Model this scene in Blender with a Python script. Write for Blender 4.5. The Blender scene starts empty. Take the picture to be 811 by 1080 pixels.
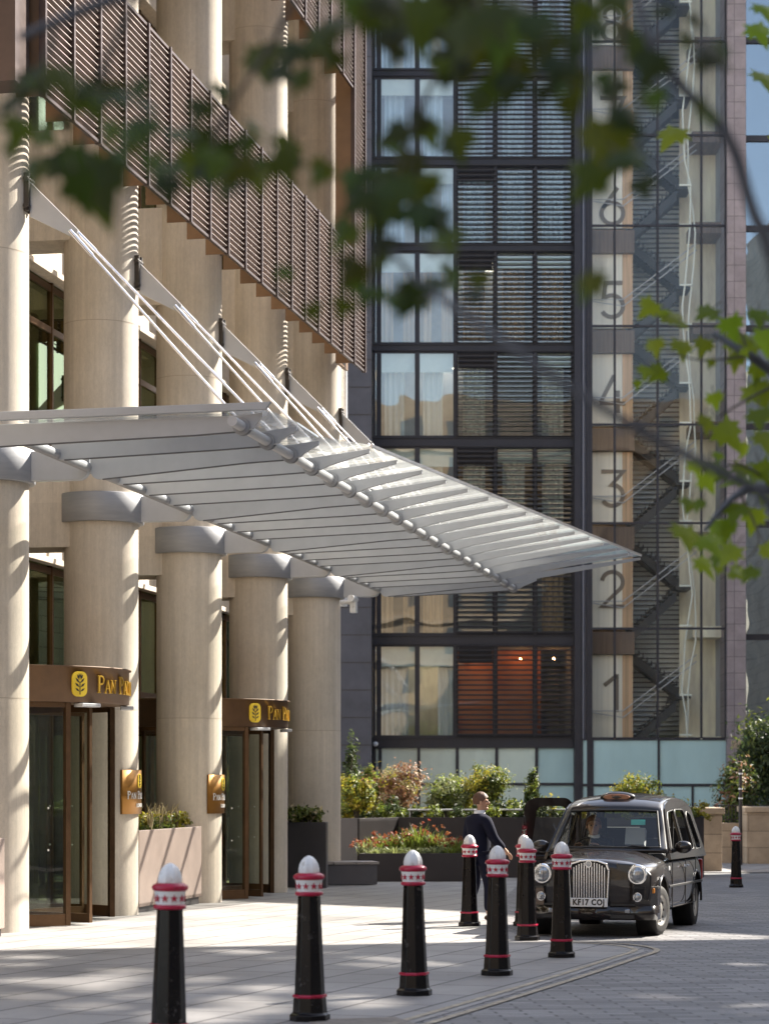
import bpy, bmesh, math, random
from mathutils import Vector, Matrix
R = math.radians
scene = bpy.context.scene
COL = scene.collection
# ---------------------------------------------------------------- camera constants and frames
FPX, CU, HV = 2500.0, 405.5, 825.0          # focal length in photo pixels, optical axis column, true horizon row
CAMZ = 1.55
SLOPE = -0.0112                             # the street falls gently away from the camera
TH = math.atan(480 / 2500.0)                # the hotel front runs this much to the right of straight ahead
CT, ST = math.cos(TH), math.sin(TH)

def gz(y): return SLOPE * y
def W(p, q, z=0.0): return Vector((p * CT + q * ST, -p * ST + q * CT, z))
def at(u, v, Y): return Vector(((u - CU) / FPX * Y, Y, CAMZ + (HV - v) / FPX * Y))
def onground(u, v):
    Y = CAMZ * FPX / (v - 853.0)
    return Vector(((u - CU) / FPX * Y, Y, gz(Y)))
HM = Matrix.Rotation(-TH, 4, 'Z')           # hotel frame (p across the pavement, q along the front) -> world
IDM = Matrix.Identity(4)

# ---------------------------------------------------------------- objects
ROOTM = {}
def props(o, label=None, cat=None, group=None, kind=None):
    if label: o['label'] = label
    if cat: o['category'] = cat
    if group: o['group'] = group
    if kind: o['kind'] = kind
    return o

def thing(name, label, cat, loc=(0, 0, 0), rotz=0.0, group=None, pitch=0.0):
    o = bpy.data.objects.new(name, None)
    o.empty_display_size = 0.3
    COL.objects.link(o)
    m = Matrix.Translation(Vector(loc)) @ Matrix.Rotation(rotz, 4, 'Z') @ Matrix.Rotation(pitch, 4, 'Y')
    o.location = m.to_translation()
    o.rotation_euler = m.to_euler()
    ROOTM[o] = m
    return props(o, label, cat, group)

class MB:
    """collects geometry in any frame and links it as ONE mesh object"""
    def __init__(s, frame=None):
        s.v, s.f, s.mi, s.sm = [], [], [], []
        s.m, s.smooth = 0, False
        s.frame = frame or IDM
    def add(s, verts, faces, T=None):
        b = len(s.v)
        for v in verts:
            v = Vector(v)
            s.v.append(T @ v if T else v)
        for f in faces:
            s.f.append([i + b for i in f]); s.mi.append(s.m); s.sm.append(s.smooth)
        return s
    def box(s, a, b, T=None):
        x0, x1 = sorted((a[0], b[0])); y0, y1 = sorted((a[1], b[1])); z0, z1 = sorted((a[2], b[2]))
        vs = [(x0,y0,z0),(x1,y0,z0),(x1,y1,z0),(x0,y1,z0),(x0,y0,z1),(x1,y0,z1),(x1,y1,z1),(x0,y1,z1)]
        fs = [(0,3,2,1),(4,5,6,7),(0,1,5,4),(1,2,6,5),(2,3,7,6),(3,0,4,7)]
        return s.add(vs, fs, T)
    def cbox(s, c, size, T=None):
        h = [k / 2 for k in size]
        return s.box([c[i] - h[i] for i in range(3)], [c[i] + h[i] for i in range(3)], T)
    def prism(s, poly, a, b, axis=1, T=None):
        """poly: 2-D outline in the two axes other than `axis`, extruded from a to b"""
        n = len(poly)
        def pt(p, k):
            if axis == 0: return (k, p[0], p[1])
            if axis == 1: return (p[0], k, p[1])
            return (p[0], p[1], k)
        vs = [pt(p, a) for p in poly] + [pt(p, b) for p in poly]
        fs = [tuple(range(n))[::-1], tuple(range(n, 2 * n))]
        sm = s.smooth; s.smooth = False
        s.add(vs, fs, T)
        s.smooth = sm
        base = len(s.v) - 2 * n
        for i in range(n):
            j = (i + 1) % n
            s.f.append([base + i, base + j, base + n + j, base + n + i]); s.mi.append(s.m); s.sm.append(s.smooth)
        return s
    def tube(s, pts, r, n=10, caps=True, T=None):
        pts = [Vector(p) for p in pts]
        rs = r if isinstance(r, (list, tuple)) else [r] * len(pts)
        rings = []
        up0 = None
        for i, p in enumerate(pts):
            d = (pts[min(i + 1, len(pts) - 1)] - pts[max(i - 1, 0)]).normalized()
            if up0 is None:
                up0 = Vector((0, 0, 1)) if abs(d.z) < 0.9 else Vector((1, 0, 0))
            sd = d.cross(up0).normalized(); up = sd.cross(d).normalized(); up0 = up
            rings.append([p + (sd * math.cos(2*math.pi*k/n) + up * math.sin(2*math.pi*k/n)) * rs[i] for k in range(n)])
        vs = [v for ring in rings for v in ring]
        fs = []
        for i in range(len(pts) - 1):
            for k in range(n):
                a, b = i*n + k, i*n + (k+1) % n
                fs.append((a, b, b + n, a + n))
        sm = s.smooth; s.smooth = True
        s.add(vs, fs, T)
        s.smooth = False
        if caps:
            s.add(rings[0], [tuple(range(n))], T); s.add(rings[-1], [tuple(range(n))[::-1]], T)
        s.smooth = sm
        return s
    def lathe(s, prof, c=(0,0,0), n=32, a0=0.0, a1=2*math.pi, T=None, smooth=True, cap=True):
        """prof: list of (r, z)"""
        full = abs(a1 - a0 - 2*math.pi) < 1e-6
        cnt = n if full else n + 1
        vs = []
        for r, z in prof:
            for k in range(cnt):
                a = a0 + (a1 - a0) * k / n
                vs.append((c[0] + r*math.cos(a), c[1] + r*math.sin(a), c[2] + z))
        fs = []
        for i in range(len(prof) - 1):
            for k in range(n):
                k2 = (k + 1) % cnt
                fs.append((i*cnt + k, i*cnt + k2, (i+1)*cnt + k2, (i+1)*cnt + k))
        sm = s.smooth; s.smooth = smooth
        s.add(vs, fs, T)
        s.smooth = False
        if cap and full:
            if prof[0][0] > 1e-6: s.add(vs[:cnt], [tuple(range(cnt))[::-1]], T)
            if prof[-1][0] > 1e-6: s.add(vs[-cnt:], [tuple(range(cnt))], T)
        s.smooth = sm
        return s
    def ribbon(s, pts, w, a, b, axis=1, T=None):
        """a flat stroke of width w along 2-D pts, thickness from a to b on `axis`"""
        P = [Vector(p) for p in pts]
        L, Rr = [], []
        for i, p in enumerate(P):
            if i == 0: d = P[1] - P[0]
            elif i == len(P) - 1: d = P[-1] - P[-2]
            else: d = (P[i+1]-P[i]).normalized() + (P[i]-P[i-1]).normalized()
            d.normalize()
            nn = Vector((-d.y, d.x))
            k = 1.0
            if 0 < i < len(P) - 1:
                d1 = (P[i]-P[i-1]).normalized(); n1 = Vector((-d1.y, d1.x))
                k = 1.0 / max(0.5, nn.dot(n1))
            L.append(p + nn * w / 2 * k); Rr.append(p - nn * w / 2 * k)
        for i in range(len(P) - 1):
            s.prism([L[i], L[i+1], Rr[i+1], Rr[i]], a, b, axis, T)
        return s
    def ball(s, c, r, n=12, m=8, T=None):
        rx, ry, rz = r if isinstance(r, (list, tuple)) else (r, r, r)
        vs = [(c[0], c[1], c[2] - rz)]
        for i in range(1, m):
            t = -math.pi/2 + math.pi * i / m
            for k in range(n):
                a = 2*math.pi*k/n
                vs.append((c[0]+rx*math.cos(t)*math.cos(a), c[1]+ry*math.cos(t)*math.sin(a), c[2]+rz*math.sin(t)))
        vs.append((c[0], c[1], c[2] + rz))
        fs = [(0, 1+(k+1) % n, 1+k) for k in range(n)]
        for i in range(m - 2):
            for k in range(n):
                a, b = 1+i*n+k, 1+i*n+(k+1) % n
                fs.append((a, b, b+n, a+n))
        last = len(vs) - 1
        fs += [(last, last-n+k, last-n+(k+1) % n) for k in range(n)]
        sm = s.smooth; s.smooth = True
        s.add(vs, fs, T); s.smooth = sm
        return s
    def mesh(s, me, T=None):
        b = len(s.v)
        for v in me.vertices:
            s.v.append(T @ v.co if T else v.co.copy())
        for p in me.polygons:
            s.f.append([i + b for i in p.vertices]); s.mi.append(s.m); s.sm.append(s.smooth)
        return s
    def build(s, name, mats, parent=None, loc=None, bevel=0.0, bsegs=2, solid=0.0, subsurf=0, clean=False):
        if not isinstance(mats, (list, tuple)): mats = [mats]
        me = bpy.data.meshes.new(name)
        if parent is not None:
            r = parent
            while r not in ROOTM: r = r.parent
            T = ROOTM[r].inverted() @ s.frame
        else:
            T = s.frame if loc is None else Matrix.Translation(-Vector(loc)) @ s.frame
        me.from_pydata([T @ v for v in s.v], [], s.f)
        for m in mats: me.materials.append(m)
        for p, mi, sm in zip(me.polygons, s.mi, s.sm):
            p.material_index = mi; p.use_smooth = sm
        me.validate()
        if clean:
            bm = bmesh.new(); bm.from_mesh(me)
            bmesh.ops.remove_doubles(bm, verts=bm.verts, dist=1e-4)
            bmesh.ops.recalc_face_normals(bm, faces=bm.faces)
            bm.to_mesh(me); bm.free()
        me.update()
        o = bpy.data.objects.new(name, me)
        COL.objects.link(o)
        if parent is not None: o.parent = parent
        elif loc is not None:
            o.location = loc
        if parent is None: ROOTM[o] = Matrix.Translation(Vector(loc) if loc is not None else Vector((0, 0, 0)))
        if subsurf:
            md = o.modifiers.new('subsurf', 'SUBSURF'); md.levels = md.render_levels = subsurf
        if solid:
            md = o.modifiers.new('solid', 'SOLIDIFY'); md.thickness = solid; md.offset = 0
        if bevel:
            md = o.modifiers.new('bevel', 'BEVEL'); md.width = bevel; md.segments = bsegs
            md.limit_method = 'ANGLE'; md.angle_limit = R(35)
        return o

def bake(o):
    """apply all modifiers of o into its mesh"""
    dg = bpy.context.evaluated_depsgraph_get()
    me = bpy.data.meshes.new_from_object(o.evaluated_get(dg))
    old = o.data
    o.modifiers.clear(); o.data = me
    bpy.data.meshes.remove(old)
    return o

def text_mesh(body, size, extrude=0.002, align='CENTER', spacing=1.0, offset=0.0):
    cu = bpy.data.curves.new('text', 'FONT')
    cu.body = body; cu.size = size; cu.extrude = extrude; cu.align_x = align; cu.align_y = 'CENTER'
    cu.space_character = spacing; cu.offset = offset; cu.resolution_u = 3
    o = bpy.data.objects.new('text', cu); COL.objects.link(o)
    bpy.context.view_layer.update()
    me = bpy.data.meshes.new_from_object(o.evaluated_get(bpy.context.evaluated_depsgraph_get()))
    bpy.data.objects.remove(o); bpy.data.curves.remove(cu)
    return me

def skin_mesh(chains, levels=2, root=0):
    """chains: dict verts [(pos, r or (rx, ry))], edges [(i, j)] -> smooth skinned mesh"""
    vs, es = chains
    me = bpy.data.meshes.new('skin'); me.from_pydata([v[0] for v in vs], es, [])
    o = bpy.data.objects.new('skin', me); COL.objects.link(o)
    md = o.modifiers.new('skin', 'SKIN'); md.branch_smoothing = 0.6; md.use_smooth_shade = True
    sk = me.skin_vertices[0].data
    for i, v in enumerate(vs):
        r = v[1] if isinstance(v[1], (list, tuple)) else (v[1], v[1])
        sk[i].radius = r; sk[i].use_root = (i == root)
    if levels:
        ss = o.modifiers.new('sub', 'SUBSURF'); ss.levels = ss.render_levels = levels
    bpy.context.view_layer.update()
    out = bpy.data.meshes.new_from_object(o.evaluated_get(bpy.context.evaluated_depsgraph_get()))
    bpy.data.objects.remove(o); bpy.data.meshes.remove(me)
    return out

# ---------------------------------------------------------------- materials
def new_mat(name):
    m = bpy.data.materials.new(name); m.use_nodes = True
    nt = m.node_tree; nt.nodes.clear()
    out = nt.nodes.new('ShaderNodeOutputMaterial')
    return m, nt, out
def N(nt, t, **kw):
    n = nt.nodes.new(t)
    for k, v in kw.items(): setattr(n, k, v)
    return n
def rgba(c): return (c[0], c[1], c[2], 1.0)

def mat(name, col, rough=0.6, metal=0.0, var=0.0, scale=4.0, stretch=(1,1,1), bump=0.0, bscale=40.0, coat=0.0, island=0.0, spec=0.5, col2=None, detail=6.0):
    m, nt, out = new_mat(name)
    b = N(nt, 'ShaderNodeBsdfPrincipled')
    b.inputs['Roughness'].default_value = rough; b.inputs['Metallic'].default_value = metal
    b.inputs['Coat Weight'].default_value = coat; b.inputs['Coat Roughness'].default_value = 0.04
    b.inputs['Specular IOR Level'].default_value = spec
    nt.links.new(b.outputs[0], out.inputs[0])
    b.inputs['Base Color'].default_value = rgba(col)
    tc = None
    if var or bump:
        tc = N(nt, 'ShaderNodeTexCoord'); mp = N(nt, 'ShaderNodeMapping')
        mp.inputs['Scale'].default_value = stretch
        nt.links.new(tc.outputs['Object'], mp.inputs[0])
    if var:
        no = N(nt, 'ShaderNodeTexNoise'); no.inputs['Scale'].default_value = scale; no.inputs['Detail'].default_value = detail
        no.inputs['Roughness'].default_value = 0.62
        nt.links.new(mp.outputs[0], no.inputs['Vector'])
        cr = N(nt, 'ShaderNodeValToRGB')
        cr.color_ramp.elements[0].position = 0.3; cr.color_ramp.elements[1].position = 0.7
        c2 = col2 or col
        cr.color_ramp.elements[0].color = rgba([k * (1 - var) for k in col]); cr.color_ramp.elements[1].color = rgba([min(1, k * (1 + var)) for k in c2])
        nt.links.new(no.outputs[0], cr.inputs[0])
        last = cr.outputs[0]
        if island:
            last = island_tint(nt, last, island)
        nt.links.new(last, b.inputs['Base Color'])
        rr = N(nt, 'ShaderNodeMapRange'); rr.inputs['To Min'].default_value = max(0.02, rough - 0.08); rr.inputs['To Max'].default_value = min(1, rough + 0.1)
        nt.links.new(no.outputs[0], rr.inputs['Value']); nt.links.new(rr.outputs[0], b.inputs['Roughness'])
    elif island:
        rg = N(nt, 'ShaderNodeRGB'); rg.outputs[0].default_value = rgba(col)
        nt.links.new(island_tint(nt, rg.outputs[0], island), b.inputs['Base Color'])
    if bump:
        nb = N(nt, 'ShaderNodeTexNoise'); nb.inputs['Scale'].default_value = bscale; nb.inputs['Detail'].default_value = 4
        nt.links.new(mp.outputs[0], nb.inputs['Vector'])
        bp = N(nt, 'ShaderNodeBump'); bp.inputs['Strength'].default_value = bump; bp.inputs['Distance'].default_value = 0.01
        nt.links.new(nb.outputs[0], bp.inputs['Height']); nt.links.new(bp.outputs[0], b.inputs['Normal'])
    return m

def add_wear(m, col, lo=.60, hi=.66, scale=11.0):
    nt = m.node_tree; b = next(n for n in nt.nodes if n.type == 'BSDF_PRINCIPLED'); src = b.inputs['Base Color'].links[0].from_socket
    tc = N(nt, 'ShaderNodeTexCoord'); n1 = N(nt, 'ShaderNodeTexNoise'); n1.inputs['Scale'].default_value = scale; n1.inputs['Detail'].default_value = 9; n1.inputs['Roughness'].default_value = .72
    oi = N(nt, 'ShaderNodeObjectInfo'); va = N(nt, 'ShaderNodeVectorMath', operation='ADD'); nt.links.new(tc.outputs['Object'], va.inputs[0]); nt.links.new(oi.outputs['Location'], va.inputs[1])
    nt.links.new(va.outputs[0], n1.inputs['Vector'])
    mr = N(nt, 'ShaderNodeMapRange'); mr.inputs['From Min'].default_value = lo; mr.inputs['From Max'].default_value = hi; nt.links.new(n1.outputs[0], mr.inputs['Value'])
    mx = N(nt, 'ShaderNodeMix', data_type='RGBA'); nt.links.new(mr.outputs[0], mx.inputs['Factor']); nt.links.new(src, mx.inputs[6]); mx.inputs[7].default_value = rgba(col)
    nt.links.new(mx.outputs[2], b.inputs['Base Color'])

def island_tint(nt, col, amt):
    g = N(nt, 'ShaderNodeNewGeometry'); h = N(nt, 'ShaderNodeHueSaturation')
    mr = N(nt, 'ShaderNodeMapRange'); mr.inputs['To Min'].default_value = 1 - amt; mr.inputs['To Max'].default_value = 1 + amt
    nt.links.new(g.outputs['Random Per Island'], mr.inputs['Value'])
    nt.links.new(mr.outputs[0], h.inputs['Value'])
    mh = N(nt, 'ShaderNodeMapRange'); mh.inputs['To Min'].default_value = 0.5 - amt * 0.06; mh.inputs['To Max'].default_value = 0.5 + amt * 0.05
    wn = N(nt, 'ShaderNodeTexWhiteNoise', noise_dimensions='1D')
    nt.links.new(g.outputs['Random Per Island'], wn.inputs['W']); nt.links.new(wn.outputs['Value'], mh.inputs['Value'])
    nt.links.new(mh.outputs[0], h.inputs['Hue'])
    nt.links.new(col, h.inputs['Color'])
    return h.outputs[0]

def leaf_mat(name, col, trans, tamt=0.4, island=0.45, rough=0.5):
    m, nt, out = new_mat(name)
    b = N(nt, 'ShaderNodeBsdfPrincipled'); b.inputs['Roughness'].default_value = rough
    b.inputs['Specular IOR Level'].default_value = 0.35
    t = N(nt, 'ShaderNodeBsdfTranslucent'); mx = N(nt, 'ShaderNodeMixShader'); mx.inputs[0].default_value = tamt
    r1 = N(nt, 'ShaderNodeRGB'); r1.outputs[0].default_value = rgba(col)
    r2 = N(nt, 'ShaderNodeRGB'); r2.outputs[0].default_value = rgba(trans)
    nt.links.new(island_tint(nt, r1.outputs[0], island), b.inputs['Base Color'])
    nt.links.new(island_tint(nt, r2.outputs[0], island), t.inputs['Color'])
    nt.links.new(b.outputs[0], mx.inputs[1]); nt.links.new(t.outputs[0], mx.inputs[2]); nt.links.new(mx.outputs[0], out.inputs[0])
    return m

def schlick(nt, f0):
    """mirror share of a thin pane by viewing angle, the same from both sides"""
    g = N(nt, 'ShaderNodeNewGeometry'); d = N(nt, 'ShaderNodeVectorMath', operation='DOT_PRODUCT')
    nt.links.new(g.outputs['Normal'], d.inputs[0]); nt.links.new(g.outputs['Incoming'], d.inputs[1])
    a = N(nt, 'ShaderNodeMath', operation='ABSOLUTE'); nt.links.new(d.outputs['Value'], a.inputs[0])
    o = N(nt, 'ShaderNodeMath', operation='SUBTRACT', use_clamp=True); o.inputs[0].default_value = 1.0; nt.links.new(a.outputs[0], o.inputs[1])
    p = N(nt, 'ShaderNodeMath', operation='POWER'); p.inputs[1].default_value = 5.0; nt.links.new(o.outputs[0], p.inputs[0])
    m = N(nt, 'ShaderNodeMath', operation='MULTIPLY_ADD', use_clamp=True); m.inputs[1].default_value = 1 - f0; m.inputs[2].default_value = f0
    nt.links.new(p.outputs[0], m.inputs[0])
    return m.outputs[0]

def glass_mat(name, tint=(0.8, 0.85, 0.82), f0=0.04, rough=0.0, gcol=(1, 1, 1), wave=0.0):
    """thin pane: tinted see-through plus a mirror layer"""
    m, nt, out = new_mat(name)
    tr = N(nt, 'ShaderNodeBsdfTransparent'); tr.inputs[0].default_value = rgba(tint)
    gl = N(nt, 'ShaderNodeBsdfGlossy'); gl.inputs['Roughness'].default_value = rough; gl.inputs['Color'].default_value = rgba(gcol)
    mx = N(nt, 'ShaderNodeMixShader'); nt.links.new(schlick(nt, f0), mx.inputs[0])
    if wave:
        tc = N(nt, 'ShaderNodeTexCoord'); no = N(nt, 'ShaderNodeTexNoise'); no.inputs['Scale'].default_value = 0.55; no.inputs['Detail'].default_value = 1.0
        nt.links.new(tc.outputs['Object'], no.inputs['Vector'])
        bp = N(nt, 'ShaderNodeBump'); bp.inputs['Strength'].default_value = 1.0; bp.inputs['Distance'].default_value = wave
        nt.links.new(no.outputs[0], bp.inputs['Height']); nt.links.new(bp.outputs[0], gl.inputs['Normal'])
    nt.links.new(tr.outputs[0], mx.inputs[1]); nt.links.new(gl.outputs[0], mx.inputs[2]); nt.links.new(mx.outputs[0], out.inputs[0])
    return m

def brick_mat(name, c1, c2, mortar, bw, bh, ms=0.01, rot=0.0, rough=0.75, bump=0.3, axes='XY', var=0.25, vscale=0.6, offset=0.5, metal=0.0, gloss_var=0.0):
    m, nt, out = new_mat(name)
    b = N(nt, 'ShaderNodeBsdfPrincipled'); b.inputs['Roughness'].default_value = rough; b.inputs['Metallic'].default_value = metal
    tc = N(nt, 'ShaderNodeTexCoord'); mp = N(nt, 'ShaderNodeMapping')
    src = tc.outputs['Object']
    if axes == 'XZ' or axes == 'YZ':
        sp = N(nt, 'ShaderNodeSeparateXYZ'); cb = N(nt, 'ShaderNodeCombineXYZ')
        nt.links.new(src, sp.inputs[0])
        nt.links.new(sp.outputs['X' if axes == 'XZ' else 'Y'], cb.inputs['X']); nt.links.new(sp.outputs['Z'], cb.inputs['Y'])
        src = cb.outputs[0]
    mp.inputs['Rotation'].default_value = (0, 0, rot)
    nt.links.new(src, mp.inputs[0])
    br = N(nt, 'ShaderNodeTexBrick'); br.offset = offset
    br.inputs['Color1'].default_value = rgba(c1); br.inputs['Color2'].default_value = rgba(c2); br.inputs['Mortar'].default_value = rgba(mortar)
    br.inputs['Scale'].default_value = 1.0; br.inputs['Brick Width'].default_value = bw; br.inputs['Row Height'].default_value = bh
    br.inputs['Mortar Size'].default_value = ms; br.inputs['Mortar Smooth'].default_value = 0.2; br.inputs['Bias'].default_value = 0.0
    nt.links.new(mp.outputs[0], br.inputs['Vector'])
    no = N(nt, 'ShaderNodeTexNoise'); no.inputs['Scale'].default_value = vscale; no.inputs['Detail'].default_value = 8; no.inputs['Roughness'].default_value = 0.65
    nt.links.new(mp.outputs[0], no.inputs['Vector'])
    mr = N(nt, 'ShaderNodeMapRange'); mr.inputs['From Min'].default_value = 0.3; mr.inputs['From Max'].default_value = 0.7
    mr.inputs['To Min'].default_value = 1 - var; mr.inputs['To Max'].default_value = 1 + var
    nt.links.new(no.outputs[0], mr.inputs['Value'])
    hs = N(nt, 'ShaderNodeHueSaturation'); n3 = N(nt, 'ShaderNodeTexNoise'); n3.inputs['Scale'].default_value = 5.5; n3.inputs['Detail'].default_value = 5; n3.inputs['Roughness'].default_value = 0.75
    nt.links.new(mp.outputs[0], n3.inputs['Vector'])
    m3 = N(nt, 'ShaderNodeMapRange'); m3.inputs['From Min'].default_value = .30; m3.inputs['From Max'].default_value = .42; m3.inputs['To Min'].default_value = 1 - var * .9; m3.inputs['To Max'].default_value = 1.0
    nt.links.new(n3.outputs[0], m3.inputs['Value'])
    mm = N(nt, 'ShaderNodeMath', operation='MULTIPLY'); nt.links.new(mr.outputs[0], mm.inputs[0]); nt.links.new(m3.outputs[0], mm.inputs[1])
    nt.links.new(mm.outputs[0], hs.inputs['Value']); nt.links.new(br.outputs['Color'], hs.inputs['Color'])
    nt.links.new(hs.outputs[0], b.inputs['Base Color'])
    if gloss_var:
        rr = N(nt, 'ShaderNodeMapRange'); rr.inputs['To Min'].default_value = rough - gloss_var; rr.inputs['To Max'].default_value = rough + gloss_var
        nt.links.new(no.outputs[0], rr.inputs['Value']); nt.links.new(rr.outputs[0], b.inputs['Roughness'])
    if bump:
        n2 = N(nt, 'ShaderNodeTexNoise'); n2.inputs['Scale'].default_value = 60; n2.inputs['Detail'].default_value = 3
        nt.links.new(mp.outputs[0], n2.inputs['Vector'])
        ma = N(nt, 'ShaderNodeMath', operation='MULTIPLY_ADD'); ma.inputs[1].default_value = -1.0
        nt.links.new(br.outputs['Fac'], ma.inputs[0]); nt.links.new(n2.outputs[0], ma.inputs[2])
        bp = N(nt, 'ShaderNodeBump'); bp.inputs['Strength'].default_value = bump; bp.inputs['Distance'].default_value = 0.008
        nt.links.new(ma.outputs[0], bp.inputs['Height']); nt.links.new(bp.outputs[0], b.inputs['Normal'])
    nt.links.new(b.outputs[0], out.inputs[0])
    return m

def emit_mat(name, col, strength):
    m, nt, out = new_mat(name)
    e = N(nt, 'ShaderNodeEmission'); e.inputs[0].default_value = rgba(col); e.inputs[1].default_value = strength
    nt.links.new(e.outputs[0], out.inputs[0])
    return m

M = {}
M['concrete'] = mat('warm_concrete', (0.64, 0.525, 0.385), 0.82, var=0.17, scale=1.6, stretch=(2.2, 2.2, 0.55), bump=0.12, bscale=30, col2=(0.66, 0.545, 0.40))
def concrete_mat(name, col):
    m, nt, out = new_mat(name)
    b = N(nt, 'ShaderNodeBsdfPrincipled'); b.inputs['Roughness'].default_value = 0.85
    tc = N(nt, 'ShaderNodeTexCoord')
    def noise(scale, stretch, detail, rough=.6):
        mp = N(nt, 'ShaderNodeMapping'); mp.inputs['Scale'].default_value = stretch; nt.links.new(tc.outputs['Object'], mp.inputs[0])
        n = N(nt, 'ShaderNodeTexNoise'); n.inputs['Scale'].default_value = scale; n.inputs['Detail'].default_value = detail; n.inputs['Roughness'].default_value = rough
        nt.links.new(mp.outputs[0], n.inputs['Vector']); return n.outputs[0]
    def ramp(src, lo, hi, p0=.3, p1=.7):
        r = N(nt, 'ShaderNodeMapRange'); r.inputs['From Min'].default_value = p0; r.inputs['From Max'].default_value = p1
        r.inputs['To Min'].default_value = lo; r.inputs['To Max'].default_value = hi; nt.links.new(src, r.inputs['Value']); return r.outputs[0]
    def mul(a, c):
        k = N(nt, 'ShaderNodeMath', operation='MULTIPLY'); nt.links.new(a, k.inputs[0]); nt.links.new(c, k.inputs[1]); return k.outputs[0]
    streak = ramp(noise(2.2, (5, 5, .16), 6), .86, 1.08)
    blotch = ramp(noise(.9, (1, 1, .8), 8, .68), .84, 1.10)
    grain = ramp(noise(34, (1, 1, .35), 3), .94, 1.05)
    pores = ramp(noise(95, (1, 1, 1), 2), .80, 1.0, .30, .40)
    # every pour of concrete is a little lighter or darker than the next
    sp = N(nt, 'ShaderNodeSeparateXYZ'); nt.links.new(tc.outputs['Object'], sp.inputs[0])
    dv = N(nt, 'ShaderNodeMath', operation='DIVIDE'); dv.inputs[1].default_value = 3.0; nt.links.new(sp.outputs['Z'], dv.inputs[0])
    fl = N(nt, 'ShaderNodeMath', operation='FLOOR'); nt.links.new(dv.outputs[0], fl.inputs[0])
    wn = N(nt, 'ShaderNodeTexWhiteNoise', noise_dimensions='1D'); nt.links.new(fl.outputs[0], wn.inputs['W'])
    pour = ramp(wn.outputs['Value'], .94, 1.05, 0, 1)
    hs = N(nt, 'ShaderNodeHueSaturation'); hs.inputs['Color'].default_value = rgba(col)
    nt.links.new(mul(mul(mul(streak, blotch), mul(grain, pores)), pour), hs.inputs['Value'])
    sat = ramp(noise(.7, (1, 1, .5), 4), .85, 1.2); nt.links.new(sat, hs.inputs['Saturation'])
    nt.links.new(hs.outputs[0], b.inputs['Base Color'])
    bp = N(nt, 'ShaderNodeBump'); bp.inputs['Strength'].default_value = .15; bp.inputs['Distance'].default_value = .006
    nt.links.new(noise(60, (1, 1, .5), 4), bp.inputs['Height']); nt.links.new(bp.outputs[0], b.inputs['Normal'])
    nt.links.new(b.outputs[0], out.inputs[0])
    return m
M['concrete'] = concrete_mat('weathered_concrete', (0.60, 0.53, 0.44))
M['joint'] = mat('concrete_joint', (0.44, 0.37, 0.29), 0.9)
M['canopy_grey'] = mat('canopy_grey_paint', (0.42, 0.43, 0.45), 0.42, metal=0.0, var=0.06, scale=3.0, spec=0.6)
M['canopy_light'] = mat('canopy_pale_paint', (0.52, 0.52, 0.53), 0.35, var=0.04)
M['collar_metal'] = mat('brushed_collar', (0.30, 0.305, 0.32), 0.5, metal=0.15, var=0.08, scale=3, stretch=(1, 1, 8))
M['steel'] = mat('stainless_rod', (0.72, 0.71, 0.74), 0.22, metal=1.0, var=0.05)
M['bronze'] = mat('dark_bronze', (0.135, 0.075, 0.038), 0.38, metal=0.65, var=0.15, scale=6)
M['bronze_dark'] = mat('louvre_bronze', (0.075, 0.048, 0.042), 0.42, metal=0.35, var=0.15, scale=5)
M['bronze_slat'] = mat('louvre_slat_bronze', (0.26, 0.21, 0.195), 0.42, metal=0.3, var=0.15, scale=5)
M['fin_brown'] = mat('fin_brown', (0.20, 0.115, 0.06), 0.5, metal=0.2, var=0.1)
M['edge_strip'] = mat('blade_edge_strip', (0.10, 0.10, 0.105), 0.6)
M['fascia_bronze'] = mat('fascia_bronze', (0.125, 0.07, 0.036), 0.55, metal=0.3, var=0.15, scale=5)
M['gold'] = mat('gold_leaf', (0.66, 0.40, 0.055), 0.36, metal=0.6, var=0.08)
M['plaque_gold'] = mat('plaque_bronze_gold', (0.33, 0.155, 0.03), 0.3, metal=0.6, var=0.12)
M['gold_bright'] = mat('gold_enamel', (0.85, 0.60, 0.05), 0.35, metal=0.15)
M['ink'] = mat('dark_ink', (0.03, 0.022, 0.018), 0.5)
M['white_letter'] = mat('white_enamel', (0.82, 0.80, 0.76), 0.45)
M['dark_room'] = mat('dark_interior', (0.045, 0.035, 0.028), 0.8, var=0.3, scale=0.8)
M['lobby'] = mat('lobby_wall', (0.40, 0.29, 0.18), 0.7, var=0.3, scale=0.7)
M['glass_green'] = glass_mat('green_window_glass', (0.40, 0.46, 0.32), 0.20, gcol=(0.62, 0.68, 0.44))
M['glass_clear'] = glass_mat('clear_door_glass', (0.93, 0.95, 0.91), 0.035)
M['glass_roof'] = None
M['glass_office'] = glass_mat('office_glass', (0.92, 0.96, 0.96), 0.10, wave=0.005)
M['glass_blue'] = glass_mat('blue_curtain_glass', (0.40, 0.50, 0.55), 0.28, gcol=(0.86, 0.94, 1.0), wave=0.008)
M['glass_stair'] = glass_mat('stair_glass', (0.985, 0.99, 0.985), 0.022, wave=0.005)
M['glass_car'] = glass_mat('car_glass', (0.86, 0.90, 0.86), 0.05)
M['frosted'] = mat('frosted_teal_glass', (0.42, 0.58, 0.57), 0.22, var=0.10, scale=0.7, stretch=(1, 1, 0.3), spec=0.6)
M['frosted_green'] = mat('frosted_green_glass', (0.62, 0.70, 0.60), 0.25, var=0.10, scale=0.8, stretch=(1, 1, 0.4), spec=0.6)
M['office_frame'] = mat('office_dark_frame', (0.030, 0.028, 0.035), 0.45, metal=0.3, var=0.15, scale=2)
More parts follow.
